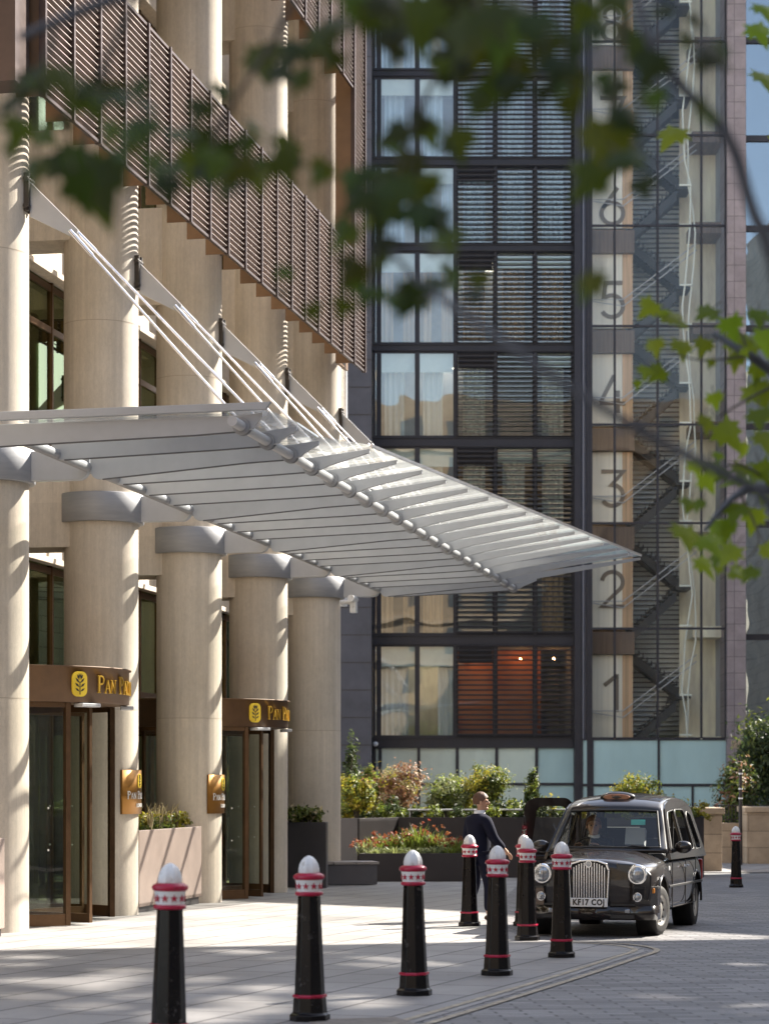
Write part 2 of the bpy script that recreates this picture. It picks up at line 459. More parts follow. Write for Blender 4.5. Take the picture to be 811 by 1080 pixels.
M['office_post'] = mat('office_grey_post', (0.16, 0.16, 0.19), 0.4, metal=0.4, var=0.15, scale=1.5)
M['louvre'] = mat('office_louvre', (0.032, 0.030, 0.036), 0.5, metal=0.3)
M['slate'] = mat('dark_slate_cladding', (0.075, 0.07, 0.08), 0.6, var=0.22, scale=1.2, bump=0.06)
M['pier_stone'] = brick_mat('pier_stone', (0.29, 0.24, 0.24), (0.25, 0.205, 0.21), (0.12, 0.10, 0.10), 1.2, 0.6, 0.012, axes='XZ', offset=0.0, bump=0.15, var=0.2, vscale=1.4)
M['number_wall'] = mat('stair_number_wall', (0.86, 0.82, 0.70), 0.6, var=0.10, scale=0.9, stretch=(9, 1, 0.25))
M['number_paint'] = mat('number_paint', (0.20, 0.165, 0.13), 0.6)
M['stair_steel'] = mat('stair_steel', (0.03, 0.032, 0.034), 0.5, metal=0.2)
M['stair_back'] = mat('stair_back_wall', (0.86, 0.89, 0.86), 0.6, var=0.12, scale=0.6)
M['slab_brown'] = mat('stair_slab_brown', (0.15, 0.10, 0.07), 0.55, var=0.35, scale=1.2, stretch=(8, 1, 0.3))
M['curtain'] = mat('pale_curtain', (0.80, 0.78, 0.70), 0.85, var=0.14, scale=1.4, stretch=(7, 7, 0.15))
M['curtain_warm'] = mat('warm_curtain', (0.60, 0.40, 0.24), 0.85, var=0.35, scale=1.2, stretch=(6, 6, 0.12))
M['curtain_blue'] = mat('blue_curtain', (0.58, 0.68, 0.76), 0.85, var=0.3, scale=1.4, stretch=(7, 7, 0.15))
M['blind'] = mat('roller_blind', (0.82, 0.84, 0.74), 0.8, var=0.05)
M['ceiling'] = mat('office_ceiling', (0.55, 0.55, 0.52), 0.8)
M['terracotta'] = mat('terracotta_wall', (0.56, 0.17, 0.06), 0.7, var=0.2, scale=0.5)
M['room_grey'] = mat('room_grey_wall', (0.34, 0.34, 0.36), 0.8, var=0.3, scale=0.6)
M['room_warm'] = mat('room_warm_wall', (0.52, 0.32, 0.18), 0.8, var=0.35, scale=0.6)
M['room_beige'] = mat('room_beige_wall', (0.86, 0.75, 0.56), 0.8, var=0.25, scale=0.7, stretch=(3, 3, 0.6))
M['lamp_glow'] = emit_mat('ceiling_lamp_glow', (1.0, 0.86, 0.66), 9.0)
M['lamp_small'] = emit_mat('landing_lamp_glow', (1.0, 0.82, 0.58), 26.0)
M['lamp_orange'] = emit_mat('orange_lamp_glow', (1.0, 0.45, 0.16), 34.0)
M['white_paint'] = mat('white_gloss_paint', (0.80, 0.80, 0.80), 0.3, var=0.05, scale=12, bump=0.05, bscale=60)
M['red_paint'] = mat('crimson_gloss_paint', (0.42, 0.008, 0.045), 0.28, var=0.10, scale=10)
M['black_paint'] = mat('black_gloss_paint', (0.007, 0.0055, 0.006), 0.20, var=0.2, scale=9, spec=0.25, bump=0.05, bscale=28)
M['slabs'] = brick_mat('forecourt_slabs', (0.315, 0.30, 0.287), (0.255, 0.243, 0.235), (0.07, 0.066, 0.063), 1.05, 0.6, 0.016, rot=-R(72), rough=0.6, bump=0.12, var=0.26, vscale=0.6, gloss_var=0.15)
M['setts'] = brick_mat('road_setts', (0.26, 0.25, 0.25), (0.135, 0.13, 0.132), (0.07, 0.066, 0.066), 0.42, 0.15, 0.014, rot=-R(4), rough=0.58, bump=0.5, var=0.24, vscale=1.1, gloss_var=0.18)
M['asphalt'] = mat('far_paving', (0.20, 0.195, 0.19), 0.8, var=0.2, scale=0.5)
M['line'] = mat('worn_cream_line', (0.40, 0.345, 0.265), 0.8, var=0.4, scale=9)
M['kerb'] = mat('kerb_granite', (0.30, 0.29, 0.285), 0.7, var=0.2, scale=5)
M['iron'] = mat('cast_iron_cover', (0.25, 0.22, 0.19), 0.75, metal=0.0, var=0.3, scale=9)
M['pink_granite'] = mat('pink_granite', (0.33, 0.255, 0.22), 0.5, var=0.12, scale=2.2, bump=0.05)
M['planter_dark'] = mat('dark_planter_zinc', (0.040, 0.034, 0.036), 0.5, metal=0.25, var=0.18, scale=1.4)
M['planter_grey'] = mat('grey_planter_zinc', (0.10, 0.095, 0.105), 0.45, metal=0.25, var=0.15, scale=1.2)
M['bench_top'] = mat('bench_stone_top', (0.34, 0.30, 0.275), 0.6, var=0.15, scale=3)
M['red_wood'] = mat('red_hardwood', (0.16, 0.055, 0.03), 0.5, var=0.3, scale=2, stretch=(1, 1, 10))
M['sandstone'] = brick_mat('sandstone_blocks', (0.42, 0.315, 0.215), (0.33, 0.245, 0.165), (0.20, 0.15, 0.10), 1.3, 0.46, 0.012, axes='XZ', bump=0.25, var=0.25, vscale=1.6)
M['soil'] = mat('planter_soil', (0.05, 0.038, 0.028), 0.95, var=0.3, scale=9)
M['bark'] = mat('plane_bark', (0.095, 0.10, 0.115), 0.85, var=0.4, scale=7, bump=0.3)
M['twig'] = mat('brown_twig', (0.085, 0.075, 0.06), 0.85, var=0.3, scale=9)
M['lf_green'] = leaf_mat('leaf_green', (0.12, 0.15, 0.035), (0.22, 0.27, 0.04), 0.30)
M['lf_dark'] = leaf_mat('leaf_dark', (0.04, 0.06, 0.022), (0.07, 0.10, 0.025), 0.25)
M['lf_yellow'] = leaf_mat('leaf_yellow_green', (0.30, 0.27, 0.03), (0.42, 0.38, 0.04), 0.30)
M['lf_grey'] = leaf_mat('leaf_grey_green', (0.20, 0.22, 0.11), (0.28, 0.32, 0.11), 0.30)
M['lf_brown'] = leaf_mat('leaf_russet', (0.28, 0.155, 0.09), (0.34, 0.20, 0.1), 0.25)
M['lf_orange'] = leaf_mat('petal_orange', (0.27, 0.085, 0.035), (0.32, 0.11, 0.045), 0.30)
M['lf_gold'] = leaf_mat('petal_yellow', (0.60, 0.42, 0.05), (0.60, 0.45, 0.06), 0.30)
M['lf_straw'] = leaf_mat('seed_head_straw', (0.42, 0.36, 0.20), (0.42, 0.36, 0.20), 0.25)
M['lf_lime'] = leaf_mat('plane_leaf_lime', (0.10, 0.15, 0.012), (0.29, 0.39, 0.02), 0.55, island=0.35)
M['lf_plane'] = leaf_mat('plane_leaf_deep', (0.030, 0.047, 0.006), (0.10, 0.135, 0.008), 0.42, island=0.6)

add_wear(M['black_paint'], (0.09, 0.08, 0.075), .61, .68)
add_wear(M['red_paint'], (0.16, 0.02, 0.03), .58, .66, 16)
add_wear(M['white_paint'], (0.50, 0.48, 0.45), .57, .66, 13)

M['blind_olive'] = mat('olive_blind', (0.20, 0.20, 0.10), 0.85, var=0.15)
# ================================================================ materials needing custom trees
def fritted_glass(name, frit):
    m, nt, out = new_mat(name)
    tr = N(nt, 'ShaderNodeBsdfTransparent'); tr.inputs[0].default_value = (0.96, 0.975, 0.97, 1)
    tl = N(nt, 'ShaderNodeBsdfTranslucent'); tl.inputs[0].default_value = (0.85, 0.86, 0.85, 1)
    gl = N(nt, 'ShaderNodeBsdfGlossy'); gl.inputs['Roughness'].default_value = 0.03
    m1 = N(nt, 'ShaderNodeMixShader'); m1.inputs[0].default_value = frit
    m2 = N(nt, 'ShaderNodeMixShader'); nt.links.new(schlick(nt, 0.045), m2.inputs[0])
    nt.links.new(tr.outputs[0], m1.inputs[1]); nt.links.new(tl.outputs[0], m1.inputs[2])
    nt.links.new(m1.outputs[0], m2.inputs[1]); nt.links.new(gl.outputs[0], m2.inputs[2])
    nt.links.new(m2.outputs[0], out.inputs[0])
    return m
M['glass_roof'] = fritted_glass('roof_glass', .06); M['glass_frit'] = fritted_glass('fritted_edge_glass', .22)

# ================================================================ the ground
mb = MB()
gx0, gx1, gy0, gy1 = -260, 260, -160, 420
mb.add([(gx0, gy0, gz(gy0) - .012), (gx1, gy0, gz(gy0) - .012), (gx1, gy1, gz(gy1) - .012), (gx0, gy1, gz(gy1) - .012)], [(0, 1, 2, 3)])
props(mb.build('ground', M['asphalt']), 'pale city paving reaching away under the buildings', 'ground', kind='structure')

def sheet(name, poly, lift, m, label, cat):
    b = MB()
    b.add([(x, y, gz(y) + lift) for x, y in poly], [tuple(range(len(poly)))])
    return props(b.build(name, m), label, cat, kind='structure')
# edge of the forecourt: the run of the double line, its bend, then back along the bollards
EDGE = [(-1.55, 11.5), (0.20, 17.07), (0.97, 19.5), (1.80, 22.2), (2.50, 24.6), (2.80, 25.6), (2.86, 26.2), (2.74, 26.8), (2.46, 27.25), (2.06, 27.55)]
CORNER = EDGE + [(1.72, 28.2), (1.55, 30.0), (1.55, 34.0), (2.0, 40.0), (2.6, 47.0), (4.6, 54.6)]
sheet('road', [(-3.4, 4.0), (30, 4.0), (30, 54.6), (4.6, 54.6), (2.6, 47.0), (2.0, 40.0)] + CORNER[::-1][3:] , 0.0, M['setts'],
      'road of small dark grey setts under the black cab', 'road')
sheet('forecourt', [(-16, 4.0), (-3.4, 4.0)] + CORNER + [(4.6, 60), (-14, 60), (-14, 30)], 0.004, M['slabs'],
      'forecourt of large pale stone slabs in front of the hotel', 'pavement')
sheet('pavement', [(4.9, 57.5), (30, 57.5), (30, 86), (4.9, 86)], 0.008, M['slabs'], 'pale pavement beyond the cab by the stone walls', 'pavement')
# double worn lines following the edge
def offset_line(pts, d):
    out = []
    P = [Vector((x, y)) for x, y in pts]
    for i, p in enumerate(P):
        t = (P[min(i+1, len(P)-1)] - P[max(i-1, 0)]).normalized()
        out.append(p + Vector((t.y, -t.x)) * d)
    return out
def smooth_pts(pts, k=6):
    P = [Vector(p) for p in pts]; out = []
    for i in range(len(P) - 1):
        p0, p1, p2, p3 = P[max(i-1, 0)], P[i], P[i+1], P[min(i+2, len(P)-1)]
        for j in range(k):
            t = j / k
            out.append(0.5 * ((2*p1) + (p2-p0)*t + (2*p0-5*p1+4*p2-p3)*t*t + (3*p1-p0-3*p2+p3)*t*t*t))
    out.append(P[-1]); return out
SE = smooth_pts(EDGE)
for dd in (-0.12, 0.12):
    b = MB(); L = offset_line(SE, dd - 0.034); Q = offset_line(SE, dd + 0.034)
    vs = [(p.x, p.y, gz(p.y) + 0.009) for p in L] + [(p.x, p.y, gz(p.y) + 0.009) for p in Q]
    n = len(L)
    b.add(vs, [(i, i+1, n+i+1, n+i) for i in range(n-1)])
    props(b.build('road_marking', M['line']), 'worn cream no-parking line curving round the corner of the forecourt, ' + ('nearer the bollards' if dd < 0 else 'nearer the road'), 'road line', 'double line along the forecourt edge', kind='structure')
p = onground(383, 1080)
b = MB(); b.box((-0.35, -0.35, 0.0), (0.35, 0.35, 0.008), Matrix.Translation(p) @ Matrix.Rotation(R(17), 4, 'Z'))
for i in range(6):
    b.box((-0.3, -0.29 + i*0.11, 0.0), (0.3, -0.25 + i*0.11, 0.0105), Matrix.Translation(p) @ Matrix.Rotation(R(17), 4, 'Z'))
props(b.build('access_cover', M['iron'], loc=p), 'rusty square access cover set in the slabs at the foot of the picture', 'access cover')

# ================================================================ hotel
HQ0, HQ1 = 15.0, 48.6
COLP, COLR, WALLP = -10.58, 0.54, -12.2
def qcol(n): return 33.2 + 4.76 * n
hotel = thing('hotel_building', 'beige concrete hotel with round columns, bronze louvre screens and green windows', 'building', W(-11, 36, gz(36)), -TH)
GB = -1.2
for n in range(-2, 4):
    q = qcol(n)
    b = MB(HM); b.smooth = True
    b.lathe([(COLR, GB), (COLR, 5.31), (COLR, 5.74), (COLR, 10.2), (COLR, 16.0), (COLR, 23.0)], (COLP, q, 0), 64)
    b.m = 1
    for a in (R(-62 - 90 + 0), R(40)):   # formwork joints
        x, y = COLP + math.cos(a) * COLR, q + math.sin(a) * COLR
        b.box((x - .004, y - .004, GB), (x + .004, y + .004, 23))
    for z in (2.6, 8.2, 11.8, 15.4, 19.0):
        b.lathe([(COLR + .0015, z - .006), (COLR + .0015, z + .006)], (COLP, q, 0), 64, cap=False)
    col = b.build('column', [M['concrete'], M['joint']], hotel)
    b = MB(HM); b.smooth = True
    b.lathe([(COLR + .075, 5.31), (COLR + .085, 5.32), (COLR + .085, 5.72), (COLR + .075, 5.73)], (COLP, q, 0), 64)
    b.build('capital', M['collar_metal'], col)
# spandrels, end wall, roof
bays = [(qcol(n), qcol(n+1)) for n in range(-3, 3)] + [(qcol(3), HQ1)]
for z0, z1 in ((4.95, 5.9), (9.39, 10.99), (15.2, 16.6), (20.8, 23.0)):
    b = MB(HM); b.box((WALLP - .3, HQ0, z0), (WALLP + .25, HQ1, z1))
    b.box((WALLP + .2, HQ0, z0 - .05), (WALLP + .36, HQ1, z0 + .04))
    b.build('spandrel', M['concrete'], hotel, bevel=0.01)
    for n in range(-2, 4):
        b = MB(HM); b.box((WALLP + .1, qcol(n) - .42, z0 + .003), (COLP - .25, qcol(n) + .42, z1 - .003)); b.build('web_beam', M['concrete'], hotel)
b = MB(HM)
b.box((WALLP - 9, HQ1 - .3, GB), (WALLP + .2, HQ1, 23)); b.box((WALLP - 9, HQ0, GB), (WALLP - 8.7, HQ1, 23))
b.box((WALLP - 9, HQ0, GB), (WALLP, HQ0 + .3, 23))
b.build('wall', M['concrete'], hotel)
b = MB(HM); b.box((WALLP - 9.2, HQ0 - .2, 23.0), (COLP + .7, HQ1 + .2, 23.4)); b.build('roof', M['concrete'], hotel)
b = MB(HM)
for z in (5.55, 10.1, 15.9, 21.0): b.box((WALLP - 8.7, HQ0 + .3, z), (WALLP - .32, HQ1 - .3, z + .25))
b.box((WALLP - 4.2, HQ0 + .3, GB), (WALLP - 4.0, HQ1 - .3, 22))
b.build('interior', M['lobby'], hotel)
# windows: bronze frame with mullions, one per bay and storey
for (qa, qb) in bays[1:]:
    if qb <= qa + .5: continue
    for z0, z1, door in ((GB, 4.95, True), (5.9, 9.39, False), (10.99, 15.2, False), (16.6, 20.8, False)):
        b = MB(HM)
        w = qb - qa; k = max(1, round(w / 1.2))
        has_door = door and any(abs((qa + qb) / 2 - d) < 0.5 for d in (30.82, 40.34))
        lo = 2.7 if has_door else z0
        for i in range(k + 1):
            y = qa + w * i / k
            b.box((WALLP - .03, y - .03, lo), (WALLP + .075, y + .03, z1 - .003))
        for z in (lo + .06, z1 - .09, (3.1 if door else (z1 - .75))):
            b.box((WALLP - .02, qa, z - .05), (WALLP + .06, qb, z + .05))
        fr = b.build('window', M['bronze'], hotel)
        b = MB(HM); b.box((WALLP + .01, qa, lo), (WALLP + .03, qb, z1)); b.build('pane', M['glass_green'], fr)
        if not door and z0 > 6:
            b = MB(HM)
            for i in range(int((z1 - z0) / .12)):
                b.box((WALLP - .2, qa + .06, z0 + .06 + i * .12), (WALLP - .14, qb - .06, z0 + .10 + i * .12))
            b.build('blind', M['blind_olive'], fr)
# louvre screens
SP = -9.5
def qs(n): return 30.76 + 1.097 * n
def louvre_panel(n, z0, z1, last=False):
    qa, qb = qs(n), qs(n + 1)
    b = MB(HM)
    b.box((SP - .03, qa - .03, z0 - .03), (SP + .055, qa + .03, z1 + .03))
    if last: b.box((SP - .03, qb - .03, z0 - .03), (SP + .055, qb + .03, z1 + .03))
    b.box((SP - .02, qa + .03, z0 - .02), (SP + .03, qb - .03, z0 + .02))
    b.box((SP - .02, qa + .03, z1 - .02), (SP + .03, qb - .03, z1 + .02))
    b.m = 1
    k = int((z1 - z0) / 0.088)
    for i in range(1, k):
        z = z0 + (z1 - z0) * i / k
        T = Matrix.Translation((SP, 0, z)) @ Matrix.Rotation(R(-20), 4, 'Y')
        b.box((-.029, qa + .032, -.005), (.029, qb - .032, .005), T)
    pn = b.build('louvre_panel', [M['bronze_dark'], M['bronze_slat']], hotel)
    b = MB(HM); b.box((SP - .33, qa - .012, z0 - .02), (SP - .034, qa + .012, z1)); b.build('fin', M['fin_brown'], pn)
for n in range(-3, 14): louvre_panel(n, 9.90, 12.11)
for n in range(-3, 14): louvre_panel(n, 15.34, 19.0)
louvre_panel(14, 9.90, 19.0, True)
b = MB(HM); b.box((SP - .36, qs(14) + .06, 9.9), (SP - .30, qs(15) - .1, 19.0)); b.build('back_panel', M['fin_brown'], hotel)
b = MB(HM); b.box((SP - .5, qs(-3) - .62, 9.9), (SP - .12, qs(-3) - .12, 19.0)); b.build('dark_pier', M['bronze_dark'], hotel)
b = MB(HM)      # steel arms that carry the screens off the columns
for n in range(-1, 4):
    for z in (10.3, 11.7, 15.7, 18.2): b.box((SP - .9, qcol(n) - .03, z - .05), (SP - .035, qcol(n) + .03, z + .05))
b.build('screen_arm', M['bronze_dark'], hotel)
# pale drain pole on the far end
b = MB(HM); b.tube([(-10.1, 48.15, 5.2), (-10.1, 48.15, 19.0)], .07, 14)
b.tube([(-10.1, 48.15, 13.0), (-10.1, 48.15, 14.4)], .105, 14); b.build('downpipe', M['white_paint'], hotel)
# camera on the last collar
b = MB(HM); b.tube([(-10.0, 47.3, 5.22), (-9.72, 47.3, 5.22)], .05, 10); b.box((-9.78, 47.2, 5.0), (-9.66, 47.4, 5.34)); b.tube([(-9.72, 47.0, 5.28), (-9.72, 47.45, 5.28)], .07, 12)
b.build('security_camera', M['white_paint'], hotel)

# ================================================================ canopy
canopy = thing('entrance_canopy', 'grey steel and glass canopy of tapering blades hung over the hotel entrances', 'canopy', W(-8, 37, 5.3), -TH)
QB0, QBS, NBL = 26.06, 1.19, 20
def tip(q):
    if q < 26.5: return -6.40
    if q < 28.9: return -6.28
    if q > 48.0: return -6.15
    return -5.88 + (q - 29.63) * (5.88 - 3.92) / (47.48 - 29.63)
def ztop(p): return 5.70 + .125 * max(0.0, p + 6.64) + .004 * (p + 6.64) * (1 if p < -6.64 else 0)
TZ = 5.575
for i in range(NBL):
    q = QB0 + QBS * i
    tp = tip(q)
    near_col = any(abs(q - qcol(n)) < .3 for n in range(-1, 4))
    rr = .12
    z0 = 5.335 if near_col else 5.42
    pb = -9.20 if near_col else (-9.85 if i == 0 else -9.30)
    outline = [(pb, 5.68)]
    for a in range(0, 91, 18):      # rounded back corner
        t = R(180 + a); outline.append((pb + rr + rr * math.cos(t), z0 + rr + rr * math.sin(t)))
    outline += [(-7.2, 5.49), (-6.64, 5.52), (-6.5, 5.55)]
    k = 6
    outline += [(-6.5 + (tp + 6.5) * j / k, ztop(-6.5 + (tp + 6.5) * j / k) - (.15 - .10 * j / k)) for j in range(1, k + 1)]
    outline += [(tp, ztop(tp))]
    outline += [(tp + (-6.64 - tp) * j / 4, ztop(tp + (-6.64 - tp) * j / 4)) for j in range(1, 5)]
    b = MB(HM); b.prism(outline, q - .022, q + .022, 1)
    b.m = 1      # thin dark strip along the lower edge
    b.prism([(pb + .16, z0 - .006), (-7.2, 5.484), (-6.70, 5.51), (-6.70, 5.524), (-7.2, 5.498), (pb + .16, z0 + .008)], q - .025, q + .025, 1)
    b.build('blade', [M['canopy_grey'], M['edge_strip']], canopy, bevel=.004)
# front tube and its collars
b = MB(HM); b.tube([(-6.64, 25.6, TZ), (-6.64, 48.9, TZ)], .058, 20); tb = b.build('tube', M['steel'] if False else M['canopy_light'], canopy)
for i in range(NBL):
    q = QB0 + QBS * i
    b = MB(HM); b.smooth = True
    for s in (-1, 1):
        b.tube([(-6.64, q + s*.032, TZ), (-6.64, q + s*.058, TZ)], .100, 22)
    b.build('collar', M['collar_metal'], tb)
b = MB(HM); b.tube([(-9.24, 26.1, 5.492), (-9.24, 48.65, 5.492)], .062, 16); b.build('tube', M['collar_metal'], canopy)
# glass roof: one panel between each pair of blades
for i in range(NBL - 1):
    qa, qb = QB0 + QBS * i + .012, QB0 + QBS * (i + 1) - .012
    b = MB(HM)
    ta, tb2 = tip(QB0 + QBS * i), tip(QB0 + QBS * (i + 1))
    if abs(ta - tb2) > .5: ta = tb2 = min(ta, tb2)
    ks = 7; nfrit = 0
    top, bot = [], []
    for j in range(ks + 1):
        pa = -9.3 + (ta + 9.3) * j / ks; pb = -9.3 + (tb2 + 9.3) * j / ks
        for (pp, qq, L) in ((pa, qa, top), (pb, qb, top)): L.append((pp, qq, ztop(pp) + .055))
    vs = top + [(x, y, z - .022) for x, y, z in top]
    m = len(top); fs = []
    for j in range(ks):
        a = 2 * j
        if (-9.3 + (ta + 9.3) * (j + .5) / ks) > -6.75: nfrit += 1
        fs.append((a, a+1, a+3, a+2)); fs.append((m+a, m+a+2, m+a+3, m+a+1))
        fs.append((a, a+2, m+a+2, m+a)); fs.append((a+1, m+a+1, m+a+3, a+3))
    fs.append((0, m, m+1, 1)); fs.append((2*ks, 2*ks+1, m+2*ks+1, m+2*ks))
    b.add(vs, fs)
    for j in range(ks - nfrit, ks):
        for k in range(4): b.mi[4 * j + k] = 1
    b.build('glass_panel', [M['glass_roof'], M['glass_frit']], canopy)
# bright strip added along the tips as the lit edge of the glass
b = MB(HM)
pts = [(tip(29.63 + 1.19*k) + .01, 29.63 + 1.19 * k) for k in range(16)]
for k in range(15):
    (p0, q0), (p1, q1) = pts[k], pts[k+1]
    z0, z1 = ztop(p0), ztop(p1)
    b.add([(p0, q0, z0 + .02), (p1, q1, z1 + .02), (p1, q1, z1 + .062), (p0, q0, z0 + .062), (p0 + .02, q0, z0 + .02), (p1 + .02, q1, z1 + .02), (p1 + .02, q1, z1 + .062), (p0 + .02, q0, z0 + .062)],
          [(0, 1, 2, 3), (4, 7, 6, 5), (0, 4, 5, 1), (3, 2, 6, 7), (0, 3, 7, 4), (1, 5, 6, 2)])
b.build('lit_glass_edge', M['steel'], canopy)
b = MB(HM); b.prism([(-11.2, 5.69), (-6.34, 5.745), (-6.28, 5.83), (-11.2, 5.80)], 25.93, 25.99, 1); b.build('fascia_bar', M['canopy_grey'], canopy, bevel=.008)
for n in range(-1, 4):
    q = qcol(n)
    rr = .14
    pr = -9.215
    outline = [(WALLP + .28, 5.33), (pr - rr, 5.33)] + [(pr - rr + rr * math.cos(R(-90 + a)), 5.33 + rr + rr * math.sin(R(-90 + a))) for a in range(15, 91, 15)] + [(pr, 5.70), (WALLP + .28, 5.71)]
    b = MB(HM); b.prism(outline, q - .06, q + .06, 1); b.build('bracket_beam', M['canopy_grey'], canopy, bevel=.01)
    # steel shoe on the column face, wedge plate and the two rods
    b = MB(HM); b.box((COLP + COLR - .05, q - .09, 8.72), (COLP + COLR + .06, q - .05, 9.2)); b.box((COLP + COLR - .05, q + .05, 8.72), (COLP + COLR + .06, q + .09, 9.2)); b.box((COLP + COLR - .05, q - .05, 8.72), (COLP + COLR - .0, q + .05, 9.2))
    for z in (8.78, 9.12): b.tube([(COLP + COLR + .03, q - .13, z), (COLP + COLR + .03, q + .13, z)], .035, 8)
    b.build('anchor_shoe', M['ink'], canopy)
    wd = MB(HM); wd.prism([(-9.99, 8.66), (-9.99, 9.10), (-9.36, 8.47), (-9.40, 8.36)], q - .02, q + .02, 1)
    wd.build('wedge_plate', M['canopy_light'], canopy, bevel=.005)
    for s in (-1, 1):
        A_, B_ = Vector((-9.40, q + s*.05, 8.43 + s*.035)), Vector((-6.90 + s*.11, q + s*.07, 5.74 + s*.02)); D_ = (B_ - A_).normalized()
        rd = MB(HM); rd.tube([A_, B_], .018, 10)
        rd.tube([A_ - D_ * .08, A_ + D_ * .36], .027, 10)
        rd.tube([B_ - D_ * .32, B_], .027, 10)
        rd.build('tie_rod', M['steel'], canopy)

# ================================================================ revolving doors
def serif_letter(b, ch, x, z, h, T, d=0.012):
    """classic capitals from thick and thin strokes; x is the pen position, returns the advance"""
    k = h
    def s(pts, w): b.ribbon([(x + px * k, z + pz * k) for px, pz in pts], w * k, 0, d, 1, T)
    def sf(cx, cz, w=.26): s([(cx - w/2, cz), (cx + w/2, cz)], .05)
    if ch == 'P':
        s([(.14, .02), (.14, .98)], .12); sf(.14, .025); sf(.10, .975, .18)
        arc = [(.14, .96)] + [(.30 + .22*math.cos(R(a)), .73 + .23*math.sin(R(a))) for a in range(90, -91, -20)] + [(.14, .48)]
        s(arc, .085); return .62 * k
    if ch == 'A':
        s([(.06, .02), (.34, .98)], .055); s([(.34, .98), (.62, .02)], .125); s([(.16, .34), (.52, .34)], .05); sf(.07, .025); sf(.62, .025, .3); return .72 * k
    if ch == 'N':
        s([(.12, .02), (.12, .98)], .06); s([(.12, .96), (.62, .04)], .13); s([(.62, .02), (.62, .98)], .06); sf(.12, .025); sf(.62, .975); sf(.06, .975, .18); return .80 * k
    if ch == 'C':
        s([(.36 + .30*math.cos(R(a)), .5 + .48*math.sin(R(a))) for a in range(48, 313, 22)], .10); s([(.56, .70), (.58, .92)], .05); return .72 * k
    if ch == 'I':
        s([(.14, .02), (.14, .98)], .12); sf(.14, .025); sf(.14, .975); return .36 * k
    if ch == 'F':
        s([(.14, .02), (.14, .98)], .12); sf(.14, .025); s([(.06, .96), (.52, .96)], .06); s([(.14, .52), (.42, .52)], .05); s([(.52, .98), (.54, .80)], .05); return .60 * k
    if ch == 'L':
        s([(.14, .02), (.14, .98)], .12); sf(.14, .975); s([(.06, .03), (.52, .03)], .06); s([(.52, .02), (.55, .22)], .05); return .60 * k
    if ch in 'OD':
        if ch == 'O': s([(.38 + .31*math.cos(R(a)), .5 + .48*math.sin(R(a))) for a in range(0, 361, 20)], .09); return .80 * k
        s([(.14, .02), (.14, .98)], .12); s([(.06, .97), (.24, .97)] + [(.26 + .34*math.cos(R(a)), .5 + .47*math.sin(R(a))) for a in range(80, -81, -20)] + [(.24, .03), (.06, .03)], .07); return .74 * k
    return .3 * k

def curved(c, r, phi, z):
    """frame on a vertical drum: local x runs along the surface, local z up, local -y... outward; phi from the street normal towards the viewer"""
    n = Vector((math.cos(phi), -math.sin(phi), 0)); t = Vector((math.sin(phi), math.cos(phi), 0))
    m = Matrix(((t.x, n.x, 0, c[0] + n.x * r), (t.y, n.y, 0, c[1] + n.y * r), (0, 0, 1, z), (0, 0, 0, 1)))
    return m
def curved_text(b, words_, c, r, phi_mid, z, h, small=.78, d=.02, gap=0.0):
    total, adv = 0, []
    for w in words_:
        for i, ch in enumerate(w):
            hh = h if i == 0 else h * small
            t = serif_letter(MB(), ch, 0, 0, hh, None); adv.append((ch, hh, total)); total += t + gap
        total += h * .35
    total -= h * .35
    for ch, hh, a in adv:
        phi = phi_mid - (a - total / 2 + hh * .3) / r
        serif_letter(b, ch, -hh * .3, 0, hh, curved(c, r, phi, z), d)
def emblem(parent, c, r, phi, z, w, h, name='emblem', t=.03):
    """golden rounded tablet with a stylised dark branch of leaves"""
    T = curved(c, r, phi, z)
    rr = w * .36
    out = []
    for cx, cz, a0 in ((w/2-rr, h/2-rr, 0), (-w/2+rr, h/2-rr, 90), (-w/2+rr, -h/2+rr, 180), (w/2-rr, -h/2+rr, 270)):
        out += [(cx + rr*math.cos(R(a0+a)), cz + rr*math.sin(R(a0+a))) for a in range(0, 91, 18)]
    b = MB(HM); b.prism(out, .002, t, 1, T)
    b.m = 1
    b.box((-w*.025, t, -h*.42), (w*.025, t + .004, h*.1), T)
    for s in (-1, 1):
        for j, (zz, ln, ang) in enumerate(((-.30, .30, 35), (-.13, .34, 40), (.04, .34, 48), (.17, .30, 62), (.22, .26, 84))):
            ll = ln * w * 1.15; dx, dz = math.cos(R(ang)), math.sin(R(ang))
            b0 = (s * .04 * w, zz * h); tipp = (b0[0] + s*dx*ll, b0[1] + dz*ll); mid = (b0[0] + s*dx*ll*.5, b0[1] + dz*ll*.5)
            px, pz = -dz * ll * .17, dx * ll * .17
            b.prism([b0, (mid[0] + s*px, mid[1] + pz), tipp, (mid[0] - s*px, mid[1] - pz)], t, t + .004, 1, T)
    return b.build(name, [M['gold_bright'], M['ink']], parent)

